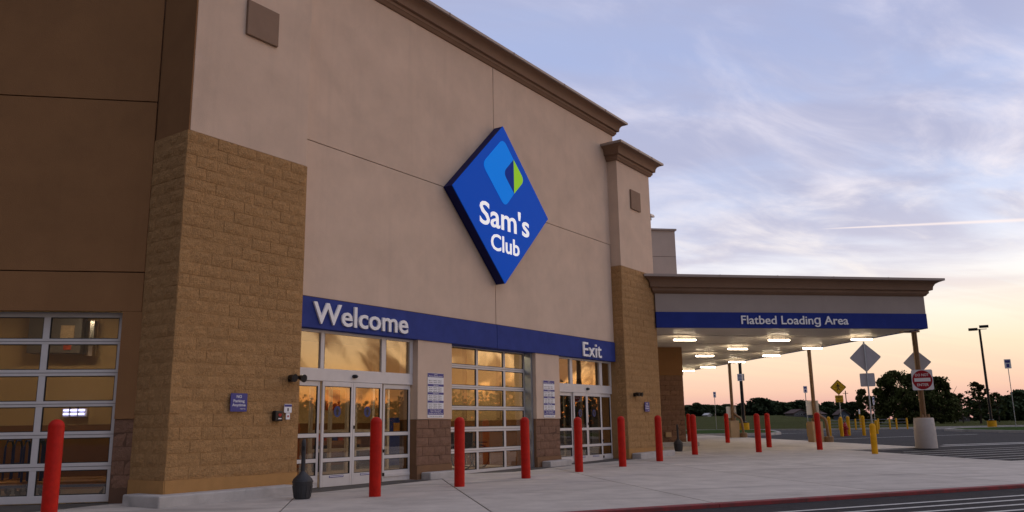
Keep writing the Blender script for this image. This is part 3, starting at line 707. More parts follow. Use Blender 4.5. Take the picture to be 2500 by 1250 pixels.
for s, lab in ((9.03, 'black twin-head emergency lamp high on the left stone pillar'), (21.37, 'black twin-head emergency lamp on the right stone pillar')):
    e = empty('emergency_lamp', onwall(s, 1.80, PD), F45); tag(e, lab, 'lamp')
    MB().box(-.05, .05, -.05, .03, -.03, .07).build('base', 'black', e, bevel=.01)
    for x in (-.085, .105):
        MB().tube([(0, -.05, .03), (x, -.10, .03)], .014).build('arm', 'black', e)
        b = MB(); b.tube([(x, -.05, .045), (x, -.09, .04), (x + .005, -.15, .025), (x + .006, -.18, .02)], .03, 12, r1=.066); b.build('lamp_head', 'black', e, smooth=True)
# security camera on the corner of the right pillar
e = empty('security_camera', onwall(23.1, 7.33, PD - .1), F45); tag(e, 'white security camera on a bracket at the right pillar', 'camera')
MB().tube([(0, 0, 0), (.16, 0, 0)], .018).build('bracket', 'galv', e); MB().tube([(.16, 0, -.01), (.16, 0, .1)], .018).build('bracket', 'galv', e)
MB().box(.06, .30, -.05, .05, .1, .18).build('housing', 'alum_white', e, bevel=.012); MB().box(.25, .34, -.04, .04, .11, .165).build('lens_hood', 'black', e)

# ================================================================== LOADING CANOPY
FY, CX0, CX1, CZ0 = 23.8, 8.66, 17.85, 3.87
CYB = 45.
can = empty('loading_canopy', ((CX0 + CX1) / 2, FY, 0)); tag(can, 'flat loading canopy with blue fascia band beside the right stone pillar', 'canopy')
CT = lambda X, Y, z: (X - (CX0 + CX1) / 2, Y - FY, z)
CB = lambda: MB(CT)
CB().box(CX0 + .02, CX1 - .02, FY + .1, CYB, 4.1, 4.9).build('roof', 'taupe_grey', can)
# blue fascia: front and right side
CB().box(CX0, CX1, FY, FY + .1, CZ0, 4.352).build('fascia_band', 'band_blue2', can)
CB().box(CX1 - .1, CX1, FY + .1, CYB, CZ0, 4.352).build('fascia_band', 'band_blue2', can)
CB().box(CX0, CX1 - .012, FY + .012, FY + .1, 4.353, 4.95).build('fascia_panel', 'fascia_grey', can)
CB().box(CX1 - .1, CX1 - .012, FY + .1, CYB, 4.353, 4.95).build('fascia_panel', 'fascia_grey', can)
cornice(can, [(CX0, FY + 1., -1, 0), (CX0, FY + .012, -1, -1), (CX1 - .012, FY + .012, 1, -1), (CX1 - .012, CYB, 1, 0)], 4.92, .53, .48, CT)
for X in (10.6, 12.5, 14.4, 16.3): CB().box(X, X + .03, FY - .478, FY + .1, 4.92 + .46, 4.92 + .534).build('cap_seam', 'cap_metal', can)
# ribbed soffit deck, ribs run across the canopy
b = CB(); y = FY + .1; pts = []; pitch = .26
while y < CYB:
    pts += [(y, CZ0 + .045), (y + .15, CZ0 + .045), (y + .18, CZ0 + .006), (y + .23, CZ0 + .006)]; y += pitch
for (ya, za), (yb, zb) in zip(pts, pts[1:]):
    b.poly([(CX0 + .01, ya, za), (CX1 - .1, ya, za), (CX1 - .1, yb, zb), (CX0 + .01, yb, zb)])
b.build('soffit', 'soffit', can)
for Y in (25.6, 28.2, 31.5, 35.):
    b = CB(); b.tube([(CX0 + .2, Y, CZ0 - .012), (CX1 - .3, Y + .9, CZ0 - .012)], .012, 6); b.build('conduit', 'housing', can)
# posts
def post(X, Y, square, lab):
    z0 = gz(X, Y); top = CZ0 + .05
    p = CB().lathe([(.075, z0 + .9), (.075, top)], (X, Y, 0), 16).build('post', 'post_brown', can, smooth=True); p['label'] = lab
    if square:
        CB().box(X - .26, X + .20, Y - .22, Y + .22, z0 - .02, z0 + .80).build('pedestal', 'ped_tan', p, bevel=.02)
        b = CB(); b.lathe([(.14, 0), (.14, .13)], (X, Y, z0 + .8), 14); b.build('base_plate', 'post_brown', p)
        b = CB(); b.tube([(X + .02, Y - .04, z0 + 1.16), (X + .10, Y - .10, z0 + 1.08), (X + .17, Y - .15, z0 + 1.0), (X + .30, Y - .2, z0 + .9), (X + .34, Y - .22, z0 + .78), (X + .38, Y - .24, z0 + .25), (X + .38, Y - .24, z0)], .06, 10); b.build('downspout', 'post_brown', p, smooth=True)
        CB().lathe([(.18, 0), (.18, .2), (.16, .23)], (X + .38, Y - .24, z0 - .01), 14).build('downspout_boot', 'post_brown', p)
    else:
        CB().lathe([(.335, -.02), (.33, .5), (.305, .93), (.29, .95)], (X, Y, z0), 24).build('pedestal', 'ped_grey', p, smooth=True)
        CB().box(X - .15, X + .15, Y - .15, Y + .15, z0 + .95, z0 + .98).build('base_plate', 'post_brown', p)
        for a in (-.11, .11): CB().lathe([(.05, 0), (.05, .09)], (X + a, Y - .1, z0 + .975), 10).build('anchor_bolt', 'post_brown', p)
        CB().tube([(X, Y - .09, z0 + .98), (X, Y - .09, top)], .045, 10).build('downspout', 'post_brown', p, smooth=True)
    return p
P1, P2, P3 = (18.0, 24.75), (17.72, 31.0), (17.62, 38.4)
CB().box(CX1 - .3, P1[0] + .15, P1[1] - .12, P1[1] + .12, CZ0 - .02, CZ0 + .04).build('post_bracket', 'post_brown', can)
post(*P1, False, 'front canopy post on a round grey concrete foot'); post(*P2, True, 'middle canopy post on a square tan foot'); post(*P3, True, 'rear canopy post on a square tan foot')
# lettering
e = empty('sign_lettering', (13.2, FY, CZ0)); tag(e, 'raised white letters spelling Flatbed Loading Area on the canopy band', 'lettering')
write('Flatbed Loadin\u0261 Area', e, wall_place(-1.79, -.02, .12), .27 * U, 3.63 * U, 'letter_white', bold=.008, extrude=.015)
# strip lamps
cols = {10.5: 'left', 13.9: 'middle', 16.85: 'right'}
rows = [(26.2, 'first'), (29.45, 'second'), (32.6, 'third'), (35.95, 'fourth'), (39.3, 'fifth'), (42.0, 'sixth')]
for X, cn in cols.items():
    for Y, rn in rows:
        if X < 13 and Y > 27: continue
        if X < 16 and Y > 34: continue
        yy = Y + (-.25 if X > 16 else 0) * (1 if Y < 30 else .3)
        e = empty('canopy_lamp', (X, yy, CZ0 - .15)); tag(e, f'lit strip lamp under the canopy, {cn} column, {rn} row behind the blue band', 'lamp', 'strip lamps under the canopy')
        MB().box(-.36, .36, -.028, .028, .04, .09).build('lamp_housing', 'housing', e)
        for sx in (-.3, .3): MB().tube([(sx * .8, 0, .09), (sx * .8, 0, .17)], .012, 6).build('hanger', 'housing', e)
        b = MB(); pr = [(-.03, .04), (-.036, .02), (-.018, 0), (.018, 0), (.036, .02), (.03, .04)]
        b.prism(pr, lambda p: (-.38, p[0], p[1]), lambda p: (.38, p[0], p[1])); b.build('lens', 'tube_warm', e)

# ================================================================== BOLLARDS
def bollard_mesh(r, h, m, n=22):
    prof = [(r * .98, 0), (r, .02), (r, h - r * .95)]
    for k_ in range(1, 7): a = k_ / 6 * math.pi / 2; prof.append((max(.001, r * math.cos(a)), h - r * .95 + r * .95 * math.sin(a)))
    return MB().lathe(prof, (0, 0, 0), n).mesh('bollard', m, smooth=True)
RB = bollard_mesh(.09, 1.18, 'red_paint'); ring = MB().lathe([(.0925, 1.085), (.0925, 1.093)], (0, 0, 0), 22).mesh('cap_seam', 'red_paint')
red = [(-3.70, 11.0, 'red bollard in front of the left overhead door'), (.15, 13.0, 'red bollard in front of the welcome doors'), (1.6, 14.56, 'red bollard nearest the pier beside the welcome doors'),
       (3.09, 16.27, 'red bollard in front of the glass overhead door, near its right edge'), (4.56, 17.84, 'red bollard in front of the exit doors'), (6.0, 19.3, 'red bollard at the right end of the exit doors'),
       (7.55, 21.05, 'red bollard in front of the right stone pillar'), (9.64, 23.79, 'red bollard beside the ash stand under the canopy'), (13.69, 34.3, 'red bollard partly hidden behind another at the brown canopy wall'),
       (14.44, 32.11, 'red bollard left of the rear canopy post foot'), (11.94, 24.33, 'front red bollard of the pair under the canopy centre'), (13.85, 27.41, 'rear red bollard of the pair under the canopy centre'), (14.34, 24.95, 'red bollard in front of the middle canopy post')]
for X, Y, lab in red:
    o = inst('bollard', RB, None, (X, Y, gz(X, Y) - .004)); tag(o, lab, 'bollard', 'red bollards along the store front')
    o.rotation_euler = (random.uniform(-.006, .006), random.uniform(-.006, .006), random.uniform(0, 6))
    inst('cap_seam', ring, o, (0, 0, 0))
YB = bollard_mesh(.085, .88, 'yellow_paint')
yel = [(14.32, 21.97, 1., 'yellow bollard carrying a sign post at the concrete edge'), (22.79, 38.59, 1.07, 'yellow bollard left of the hydrant, beyond the drive'), (23.15, 38.1, 1.06, 'yellow bollard at the foot of the pedestrian sign'),
       (24.25, 39.26, 1.07, 'yellow bollard just right of the hydrant'), (24.79, 38.79, 1.1, 'yellow bollard further right of the hydrant'), (26.98, 41.03, .8, 'yellow bollard half hidden behind the front yellow one'), (22.02, 39.23, .75, 'yellow bollard holding the small sign post left of the middle canopy post')]
for X, Y, k_, lab in yel:
    o = inst('bollard', YB, None, (X, Y, gz(X, Y) - .05)); o.scale = (1, 1, k_ * 1.03); tag(o, lab, 'bollard', 'yellow bollards')

# ash stands
PROFA = [(.10, 0), (.115, .01), (.145, .20), (.15, .25), (.14, .285), (.09, .335), (.05, .37), (.034, .40), (.03, .62), (.034, .64), (.034, .80), (.028, .845), (.012, .865)]
for X, Y, lab in ((-.91, 12.96, 'dark plastic ash stand at the foot of the left stone pillar'), (9.98, 25.99, 'dark plastic ash stand under the canopy')):
    e = empty('ash_stand', (X, Y, gz(X, Y))); tag(e, lab, 'ash stand', 'ash stands')
    b = MB(); b.lathe(PROFA[:8], n=24); b.build('ash_base', 'ash_plastic', e, smooth=True)
    b = MB(); b.lathe(PROFA[7:], n=16); b.build('ash_neck', 'ash_plastic', e, smooth=True)
    MB().lathe([(.148, .235), (.154, .24), (.154, .255), (.148, .26)], n=24).build('rim', 'ash_plastic', e, smooth=True)
    MB().box(-.02, .02, -.045, -.025, .70, .76).build('ash_slot', 'black', e)
    for k_ in range(12):
        a = k_ / 12 * 6.283; MB().tube([(.118 * math.cos(a), .118 * math.sin(a), .02), (.144 * math.cos(a), .144 * math.sin(a), .19)], .006, 4).build('rib', 'ash_plastic', e)

# ================================================================== SIGNS AND LAMPS IN THE CAR PARK
def facing(X, Y): return -math.atan2(X, Y)          # local -y looks back to the camera
def sign_post(X, Y, z1, r=.028, m='galv', name='sign_post', z0=None, lab=None, grp=None, cat='sign'):
    e = empty(name, (X, Y, gz(X, Y) if z0 is None else z0), facing(X, Y)); tag(e, lab, cat, grp)
    MB().tube([(0, 0, 0), (0, 0, z1)], r, 8).build('post', m, e)
    return e
def board(e, pts, y, m, name='sign_plate', t=.012):
    b = MB(); b.prism(pts, lambda p: (p[0], y, p[1]), lambda p: (p[0], y - t, p[1])); return b.build(name, m, e)
def dia(c, h, r=.04, w_=None): w_ = w_ or h; return rounded([(0, c - h), (w_, c), (0, c + h), (-w_, c)], [r] * 4, 3)
def rect(x0, x1, z0, z1, r=.03): return rounded([(x0, z0), (x1, z0), (x1, z1), (x0, z1)], [r] * 4, 3)
# sign seen from behind, on the yellow bollard
z0 = gz(14.32, 21.97); e = sign_post(14.32, 21.97, 2.40, .022, z0=z0 + .8, lab='grey back of a diamond sign with square plate on a yellow bollard')
board(e, dia(2.80 - z0 - .8, .43), .05, 'sign_grey'); board(e, rect(-.20, .20, 1.96 - z0 - .8, 2.34 - z0 - .8), .05, 'sign_grey')
for z in (.3 + 1.55, 2.05 + .15, 1.25): b = MB(); b.lathe([(.014, 0), (.014, .02)], (0, -.03, z), 8); b.build('bolt', 'galv', e)
z0 = gz(19.41, 26.68); e = sign_post(19.41, 26.68, 3.3, .025, lab='grey back of a diamond sign behind the front canopy post')
board(e, dia(3.0 - z0, .46), .05, 'sign_grey')
# do not enter
DX, DY = P1[0] - .02, P1[1] - .2
e = empty('no_entry_sign', (DX, DY, 1.94), facing(DX, DY)); tag(e, 'white square sign with red DO NOT ENTER disc on the canopy post', 'sign')
board(e, rect(-.315, .315, 0, .66, .05), 0, 'sign_white')
pts = [(math.cos(t * math.pi / 20) * .295, .33 + math.sin(t * math.pi / 20) * .31) for t in range(40)]
board(e, pts, -.0125, 'dne_red', 'disc', .003); board(e, rect(-.24, .24, .275, .39, .01), -.016, 'sign_white', 'bar', .002)
write('DO NOT', e, wall_place(0, -.017, .45), .085 * U, .40 * U, 'sign_white', bold=.012, extrude=.001, name='lettering', align='C')
write('ENTER', e, wall_place(0, -.017, .13), .085 * U, .34 * U, 'sign_white', bold=.012, extrude=.001, name='lettering', align='C')
MB().box(-.02, .02, 0, .2, .28, .34).build('bracket', 'galv', e)
# pedestrian crossing
z0 = gz(23.24, 38.2); e = sign_post(23.24, 38.19, 2.6, .024, lab='yellow diamond pedestrian sign above a PED XING plate')
zc = 2.64 - z0
board(e, dia(zc, .385), -.03, 'sign_yellow')
for q in (.345,):
    for i in range(4):
        A = [(0, -q), (q, 0), (0, q), (-q, 0)]; p, r_ = A[i], A[(i + 1) % 4]
        MB().tube([(p[0], -.044, zc + p[1]), (r_[0], -.044, zc + r_[1])], .008, 4).build('border', 'black', e)
board(e, [(math.cos(t * .628) * .03 - .012, zc + .17 + math.sin(t * .628) * .032) for t in range(10)], -.0425, 'black', 'pictogram', .003)
board(e, [(-.035, zc + .125), (.02, zc + .13), (.03, zc + .02), (-.005, zc - .0), (-.035, zc + .0)], -.0425, 'black', 'pictogram', .003)
for path in ([(.0, .0), (.04, -.09), (.075, -.16)], [(-.01, 0), (-.02, -.09), (-.07, -.16)], [(-.03, .12), (-.09, .05), (-.10, .0)], [(.015, .12), (.075, .05), (.09, .03)]):
    MB().tube([(x, -.044, zc + z) for x, z in path], .016, 5).build('pictogram', 'black', e)
for zz in (-.02, -.10): MB().box(-.22, .22, -.0425, -.044, zc + zz - .004, zc + zz + .004).build('pictogram', 'black', e)
board(e, rect(-.19, .19, 1.905 - z0, 2.24 - z0, .02), -.03, 'sign_yellow')
write('PED', e, wall_place(0, -.044, 2.10 - z0), .10 * U, .24 * U, 'black', bold=.012, extrude=.001, name='lettering', align='C')
write('XING', e, wall_place(0, -.044, 1.94 - z0), .10 * U, .27 * U, 'black', bold=.012, extrude=.001, name='lettering', align='C')
# small parking signs on thin posts
def small_sign(X, Y, zt, hh, ww, lab, z0=None, tw=0.):
    g = gz(X, Y); e = sign_post(X, Y, zt - g - (z0 or 0) - .05, .022, lab=lab, z0=(g + z0) if z0 else None, cat='sign', grp='small signs on thin posts')
    h0 = zt - hh - g - (z0 or 0)
    board(e, rect(-ww / 2, ww / 2, h0, h0 + hh, .02), -.025, 'sign_white')
    board(e, rect(-ww * .36, ww * .36, h0 + hh * .62, h0 + hh * .9, .01), -.038, 'sign_navy', 'print', .002); board(e, rect(-ww * .22, ww * .22, h0 + hh * .12, h0 + hh * .5, .03), -.038, 'sign_navy', 'print', .002)
    e.rotation_euler[2] += tw
    return e
small_sign(27.05, 62.05, 3.4, .45, .24, 'small sign on a thin post standing on the lawn left of the rear canopy post', tw=.5)
small_sign(22.02, 39.23, 2.76, .34, .2, 'small sign on a thin post rising from a yellow bollard by the middle canopy post', tw=.4, z0=.6)
small_sign(38.4, 44.4, 4.5, .56, .36, 'small white sign on a tall thin post, rightmost in the lawn', tw=.2)
small_sign(32.9, 50.1, 2.5, .5, .16, 'narrow sign on a thin post behind the front yellow bollard', tw=.9)
e = sign_post(37.6, 59.2, 1.35, .05, 'yellow_paint', name='marker_post', lab='yellow marker post with a white top by the wire fence', cat='post')
MB().lathe([(.055, 1.1), (.055, 1.42), (.03, 1.46)], n=10).build('marker_top', 'sign_white', e)
# light poles
def light_pole(X, Y, top, base_h, base_r, pr, lab, heads=True):
    g = gz(X, Y); e = empty('light_pole', (X, Y, g), facing(X, Y)); tag(e, lab, 'light pole')
    MB().lathe([(base_r, -.05), (base_r, base_h)], n=18).build('pole_base', 'yellow_paint', e, smooth=True)
    MB().lathe([(pr * 1.9, base_h), (pr * 1.9, base_h + .06), (pr, base_h + .1), (pr * .8, top - g)], n=10).build('pole', 'black', e, smooth=True)
    if heads:
        MB().box(-.42, .42, -.02, .02, top - g - .04, top - g).build('arm', 'black', e)
        for sx, dz in ((-.42, -.07), (.22, .08)):
            MB().box(sx - .32 + .1, sx + .32 - .0, -.25, .25, top - g + dz, top - g + dz + .14).build('lamp_head', 'black', e, bevel=.02)
    return e
light_pole(39.6, 47.8, 6.75, .46, .27, .085, 'tall black light pole with two heads on a yellow foot, on the lawn at right')
e = light_pole(27.6, 58.3, 7.6, .58, .36, .13, 'black light pole on a yellow foot beyond the rear canopy post')
g = gz(27.6, 58.3)
board(e, rect(-.25, .12, 4.03 - g, 4.56 - g, .02), -.14, 'sign_white'); board(e, rect(.13, .26, 4.05 - g, 4.56 - g, .02), -.06, 'sign_grey')
for zz in (4.12, 4.22, 4.32, 4.42): board(e, rect(-.2, .06, zz - g, zz + .05 - g, .005), -.153, 'sign_navy', 'print', .002)
# white panels strapped to the canopy posts
for (X, Y), za, hb, lab in ((P3, 1.22, .55, 'white panels strapped to the rear canopy post'), (P2, 1.25, .56, 'white panels strapped to the middle canopy post')):
    e = empty('post_sign', (X, Y, za), facing(X, Y)); tag(e, lab, 'sign')
    for sx, a in ((-1, .18), (1, 1.05)):
        b = MB(); c, s_ = math.cos(a), math.sin(a)
        tfp = lambda q, y: (sx * (.06 + q[0] * c) , .06 - (q[0] * s_ * .4) + y, q[1])
        b.prism(rect(0, .24, 0, hb, .02), lambda q: tfp(q, 0), lambda q: tfp(q, .012)); b.build('sign_plate', 'sign_white', e)
# hydrant
hx, hy = 23.75, 38.75
e = empty('fire_hydrant', (hx, hy, gz(hx, hy) - .045)); tag(e, 'red fire hydrant between yellow bollards', 'hydrant')
MB().lathe([(.16, 0), (.16, .04), (.10, .06), (.10, .42), (.13, .44), (.13, .48), (.105, .50), (.09, .58), (.05, .64), (.03, .65), (.03, .70), (.012, .71)], n=16).build('barrel', 'hydrant_red', e, smooth=True)
for v in ((1, 0), (-1, 0), (0, -1)): MB().tube([(v[0] * .08, v[1] * .08, .36), (v[0] * .17, v[1] * .17, .36)], .055, 10).build('outlet', 'hydrant_red', e)
# wire fence
fp = [(36.4, 60.2), (36.45, 58.0), (34.9, 53.4), (36.5, 53.9), (36.52, 53.1), (37.4, 53.0)]
fp = [(33.6, 56.6), (34.9, 55.5), (36.2, 54.6), (37.2, 54.4), (38.2, 54.0), (39.2, 53.7)]
fp = []
for xpx in (2027, 2050, 2090, 2146, 2173.6, 2190, 2216):
    v = r2 * ((xpx - 1250) / FPX) - u2 * ((1047 - 625) / FPX) + fw; t = 66.5 / math.hypot(v.x, v.y); fp.append((v.x * t, v.y * t))
e = empty('wire_fence', (fp[0][0], fp[0][1], gz(*fp[0]))); tag(e, 'low fence of yellow posts and wires beyond the drive', 'fence')
for X, Y in fp: MB().lathe([(.06, -.1), (.06, .70), (.03, .74)], (X - fp[0][0], Y - fp[0][1], 0), 8).build('fence_post', 'yellow_paint', e, smooth=True)
for z in (.24, .45, .66): MB().tube([(X - fp[0][0], Y - fp[0][1], z) for X, Y in fp], .014, 5).build('wire', 'wire', e)

# ================================================================== THINGS INSIDE THE GLASS
def cart(X, Y, rz, lab):
    e = empty('flatbed_cart', (X, Y, .01), rz); tag(e, lab, 'cart', 'flatbed carts behind the left overhead door')
    MB().box(-.34, .34, -.62, .62, .24, .28).build('deck', 'deck_wood', e); MB().box(-.36, .36, -.64, .64, .20, .24).build('deck_frame', 'steel_blue', e)
    for y in (-.6, .6):
        for x0 in (-.3, .02):
            MB().tube([(x0, y, .24), (x0, y, .80), (x0 + .06, y, .89), (x0 + .22, y, .89), (x0 + .28, y, .80), (x0 + .28, y, .24)], .018, 6).build('handle', 'steel_blue', e)
        MB().tube([(-.3, y, .52), (.3, y, .52)], .014, 6).build('handle_bar', 'steel_blue', e)
    for x in (-.27, .27):
        for y in (-.5, .5):
            w_ = MB(); w_.tube([(x - .025, y, .085), (x + .025, y, .085)], .085, 14); w_ = w_.build('caster', 'rubber', e)
            MB().tube([(x - .03, y, .085), (x + .03, y, .085)], .04, 10).build('hub', 'housing', w_); MB().box(x - .035, x + .035, y - .02, y + .02, .1, .2).build('fork', 'galv', w_)
for i, (X, Y, rz) in enumerate([(-4.35, 14.15, rad(84)), (-5.75, 14.2, rad(95)), (-4.6, 15.0, rad(90)), (-6.3, 15.1, rad(88))]):
    cart(X, Y, rz, ['flatbed cart nearest the right edge of the left overhead door', 'flatbed cart at the picture edge behind the left overhead door', 'flatbed cart in the second row behind the left overhead door', 'hidden flatbed cart in the second row at the picture edge'][i])
e = empty('insect_lamp', (-5.28, 16.58, 1.30)); tag(e, 'lit blue-white tube lamp on the wall behind the left overhead door', 'lamp')
MB().box(-.2, .22, -.08, 0, 0, .15).build('lamp_case', 'alum_white', e)
for z in (.05, .12): MB().tube([(-.18, -.10, z), (.18, -.10, z)], .017, 8).build('tube', 'tube_blue', e)
for x in (-.07, .07): MB().box(x - .006, x + .006, -.125, -.08, .01, .165).build('guard', 'black', e)
e = empty('wall_unit', (-5.2, 16.55, 2.45)); tag(e, 'grey pipework and boxes on the wall at the top of the left overhead door', 'pipework')
MB().box(-.9, -.0, -.3, 0, 0, .7).build('case', 'alum_dark', e); MB().tube([(.12, -.12, -.05), (.12, -.12, .6)], .11, 10).build('duct', 'chrome', e)
MB().box(-.35, -.12, -.32, -.3, .25, .5).build('label_plate', 'poster_tan', e); MB().box(-.28, -.15, -.32, -.3, .05, .22).build('label_plate', 'poster_red', e)
def chair(s, d, rz, lab):
    e = empty('wheelchair', ((s + d) * R2, (s - d) * R2, .02), rz + F45); tag(e, lab, 'wheelchair', 'wheelchairs behind the glass overhead door')
    for x in (-.24, .24):
        w_ = MB(); path = [(x, math.cos(a * .2618) * .27, .28 + math.sin(a * .2618) * .27) for a in range(25)]; w_.tube(path, .018, 6); w_ = w_.build('wheel', 'rubber', e)
        MB().tube([(x, 0, .28), (x * 1.1, 0, .28)], .03, 8).build('hub', 'chrome', w_)
        MB().tube([(x, .3, .85), (x, .2, .86), (x, .2, .4), (x, -.25, .4), (x, -.3, .1)], .014, 6).build('frame', 'chrome', e)
        MB().box(x - .03, x + .03, -.2, .15, .60, .63).build('armrest', 'black', e)
    MB().box(-.22, .22, -.24, .2, .40, .44).build('seat', 'black', e); MB().box(-.22, .22, .19, .22, .44, .84).build('backrest', 'black', e)
chair(15.5, -12.45, rad(60), 'dark folded wheelchair left in the glass overhead door'); chair(16.3, -12.6, rad(70), 'dark wheelchair in the middle of the glass overhead door')
e = empty('photo_kiosk', (*onwall(16.45, 0, -15.5)[:2], .02), F45); tag(e, 'dark blue kiosk behind the right pane of the welcome doors', 'kiosk')
MB().box(-.6, .6, -.2, .2, 0, 1.25).build('cabinet', 'kiosk_blue', e); MB().box(-.15, .2, -.215, -.2, .9, 1.12).build('screen', 'deck_wood', e)
for x in (-.35, .25, .5): MB().box(x - .01, x + .01, -.215, -.2, .1, 1.2).build('seam', 'black', e)
for s, w_, h0, m_, lab in ((15.7, .5, 1.5, 'poster_red', 'red food poster seen through the welcome doors'), (16.5, .6, 1.5, 'poster_tan', 'tan food poster seen through the welcome doors')):
    e = empty('poster', onwall(s, h0, -16.98), F45); tag(e, lab, 'poster'); MB().box(-w_ / 2, w_ / 2, -.02, 0, 0, .55).build('poster_sheet', m_, e)
for s, d, lab in ((12.7, -13.8, 'inner vestibule frame seen through the left welcome door'), (14.0, -13.8, 'inner vestibule frame seen through the right welcome door'), (22.4, -13.4, 'inner vestibule frame seen through the exit doors')):
    e = empty('vestibule_frame', onwall(s, .02, d), F45); tag(e, lab, 'door frame')
    for x in (-.55, 0, .5): MB().box(x - .035, x + .035, -.03, .03, 0, 2.1).build('stile', 'housing', e)
    for z in (.02, .5, .9, 2.02): MB().box(-.55, .5, -.025, .025, z, z + .07).build('rail', 'housing', e)
e = empty('floor_display', onwall(14.0, .02, -14.9), F45); tag(e, 'low dark display table seen through the welcome doors', 'display')
MB().box(-.7, .5, -.25, .25, .62, .72).build('table_top', 'int_brown', e)
for x in (-.6, .4): MB().box(x, x + .1, -.2, .2, 0, .62).build('leg', 'black', e)
for i in range(6): MB().box(-.6 + i * .17, -.48 + i * .17, -.1, .1, .72, .86 + .05 * (i % 3)).build('goods', ('poster_red', 'poster_tan', 'kiosk_blue')[i % 3], e)
lampspots = [(-5.0, 14.9), (-8.5, 15.2)]
for i, (X, Y) in enumerate(lampspots):
    e = empty('ceiling_lamp', (X, Y, CZ - .08)); tag(e, ['lit ceiling lamp inside the left overhead door', 'lit ceiling lamp deeper inside the left overhead door'][i], 'lamp', 'ceiling lamps inside'); MB().box(-.5, .5, -.12, .12, .05, .08).build('lamp_case', 'housing', e); MB().box(-.48, .48, -.10, .10, .03, .05).build('lens', 'tube_dim', e)
for s, d, lab in ((11.4, -13.9, 'lit ceiling lamp inside the welcome doors'), (11.4, -16.0, 'lit ceiling lamp deep inside the welcome doors'), (15.3, -12.9, 'lit ceiling lamp inside the glass overhead door'), (19.6, -14.2, 'lit ceiling lamp inside the exit doors')):
    lm = 'tube_int' if 'overhead' in lab else 'tube_dim'
    e = empty('ceiling_lamp', onwall(s, CZ - .08, d), F45); tag(e, lab, 'lamp', 'ceiling lamps inside'); MB().box(-.5, .5, -.12, .12, .05, .08).build('lamp_case', 'housing', e); MB().box(-.48, .48, -.10, .10, .03, .05).build('lens', lm, e)

# ================================================================== TREES AND FAR HOUSES
def tree_meshes(seed, h, wd, leaf, nleaf, low=.12, m='leaf', open_=0.):
    rnd = random.Random(seed); b = MB(); th = h * (low + .25)
    b.tube([(0, 0, -.2), (.02 * h, 0, th * .5), (0, .01 * h, th)], h * .028, 7, r1=h * .016)
    clumps = []
    nl = 9
    for i in range(nl):
        a = i * 2.4 + rnd.uniform(-.4, .4); rr = wd * rnd.uniform(.25, .85); zz = h * rnd.uniform(low + .2, .88)
        e = Vector((math.cos(a) * rr, math.sin(a) * rr, zz)); s_ = Vector((0, 0, h * rnd.uniform(low + .05, low + .3)))
        b.tube([s_, s_.lerp(e, .5) + Vector((0, 0, h * .03)), e], h * .011, 5, r1=h * .003)
    tr = b.mesh('trunk', 'bark')
    for i in range(64):
        t = rnd.random() ** .8; zz = h * (low + (1 - low) * t); prof = math.sin(math.pi * min(1, (.16 + .84 * t)) ** .9) ** .6 if t < 1 else .1
        a = rnd.uniform(0, 6.283); rr = wd * prof * math.sqrt(rnd.random()) * .85
        clumps.append((Vector((math.cos(a) * rr, math.sin(a) * rr, zz)), wd * rnd.uniform(.09, .28) * (1 - open_ * .4)))
    c = MB()
    for i in range(nleaf):
        p, r = rnd.choice(clumps); v = Vector((rnd.gauss(0, 1), rnd.gauss(0, 1), rnd.gauss(0, .8))); v = v.normalized() * r * (rnd.random() ** .45) * (1.5 if rnd.random() < .1 else 1)
        q = p + v
        if q.z > h * 1.02: q.z = h * (1.02 - rnd.random() * .1)
        n = Vector((rnd.gauss(0, 1), rnd.gauss(0, 1), rnd.gauss(.4, 1))).normalized(); e1 = n.orthogonal().normalized(); e2 = n.cross(e1); s_ = leaf * rnd.uniform(.6, 1.4)
        k0 = len(c.v)
        for x, y in ((-.5, -.35), (.5, -.2), (.35, .4), (-.4, .35)): c.v.append(tuple(q + e1 * x * s_ + e2 * y * s_))
        c.f.append([k0, k0 + 1, k0 + 2, k0 + 3])
    return tr, c.mesh('crown', m, recalc=False)
TV = [tree_meshes(1, 8, 4.2, .34, 8000, .05), tree_meshes(2, 8, 3.3, .32, 6000, .12), tree_meshes(3, 8, 2.6, .28, 2600, .25, open_=.7), tree_meshes(5, 8, 5., .38, 9000, .03)]
FV = [tree_meshes(11, 8, 4.8, .8, 2600, .03, 'leaf_far'), tree_meshes(12, 8, 3.8, .75, 2200, .05, 'leaf_far'), tree_meshes(13, 8, 5.6, .85, 3000, .02, 'leaf_far')]
def at_px(xpx, D):
    v = r2 * ((xpx - 1250) / FPX) - u2 * ((1030 - 625) / FPX) + fw; t = D / math.hypot(v.x, v.y); return v.x * t, v.y * t
def tree(xpx, D, h, wk, var, lab, grp):
    X, Y = at_px(xpx, D); e = empty('tree', (X, Y, gz(X, Y) - .2), random.uniform(0, 6)); tag(e, lab, 'tree', grp)
    tr, cr = var; k_ = h / 8
    o = inst('trunk', tr, e, (0, 0, 0), 0, (k_, k_, k_)); o = inst('crown', cr, e, (0, 0, 0), 0, (k_ * wk, k_ * wk, k_))
G1, G2 = 'trees at the right edge of the car park', 'trees beyond the field'
tree(2192, 140, 7.9, .92, TV[0], 'tallest dark tree left of the no entry sign', G1)
tree(2240, 146, 7.6, .85, TV[3], 'dark tree directly behind the no entry sign', G1)
tree(2298, 138, 6.7, .95, TV[0], 'round dark tree right of the no entry sign', G1)
tree(2150, 150, 5.6, .9, TV[1], 'lower tree left of the tallest dark tree', G1)
tree(2111, 152, 5.7, .75, TV[1], 'small round tree between the pedestrian sign and the diamond sign back', G1)
tree(2395, 128, 5.5, 1.25, TV[2], 'open spreading tree in front of the tall light pole', G1)
tree(2352, 150, 4.6, 1., TV[2], 'thin open tree left of the tall light pole', G1)
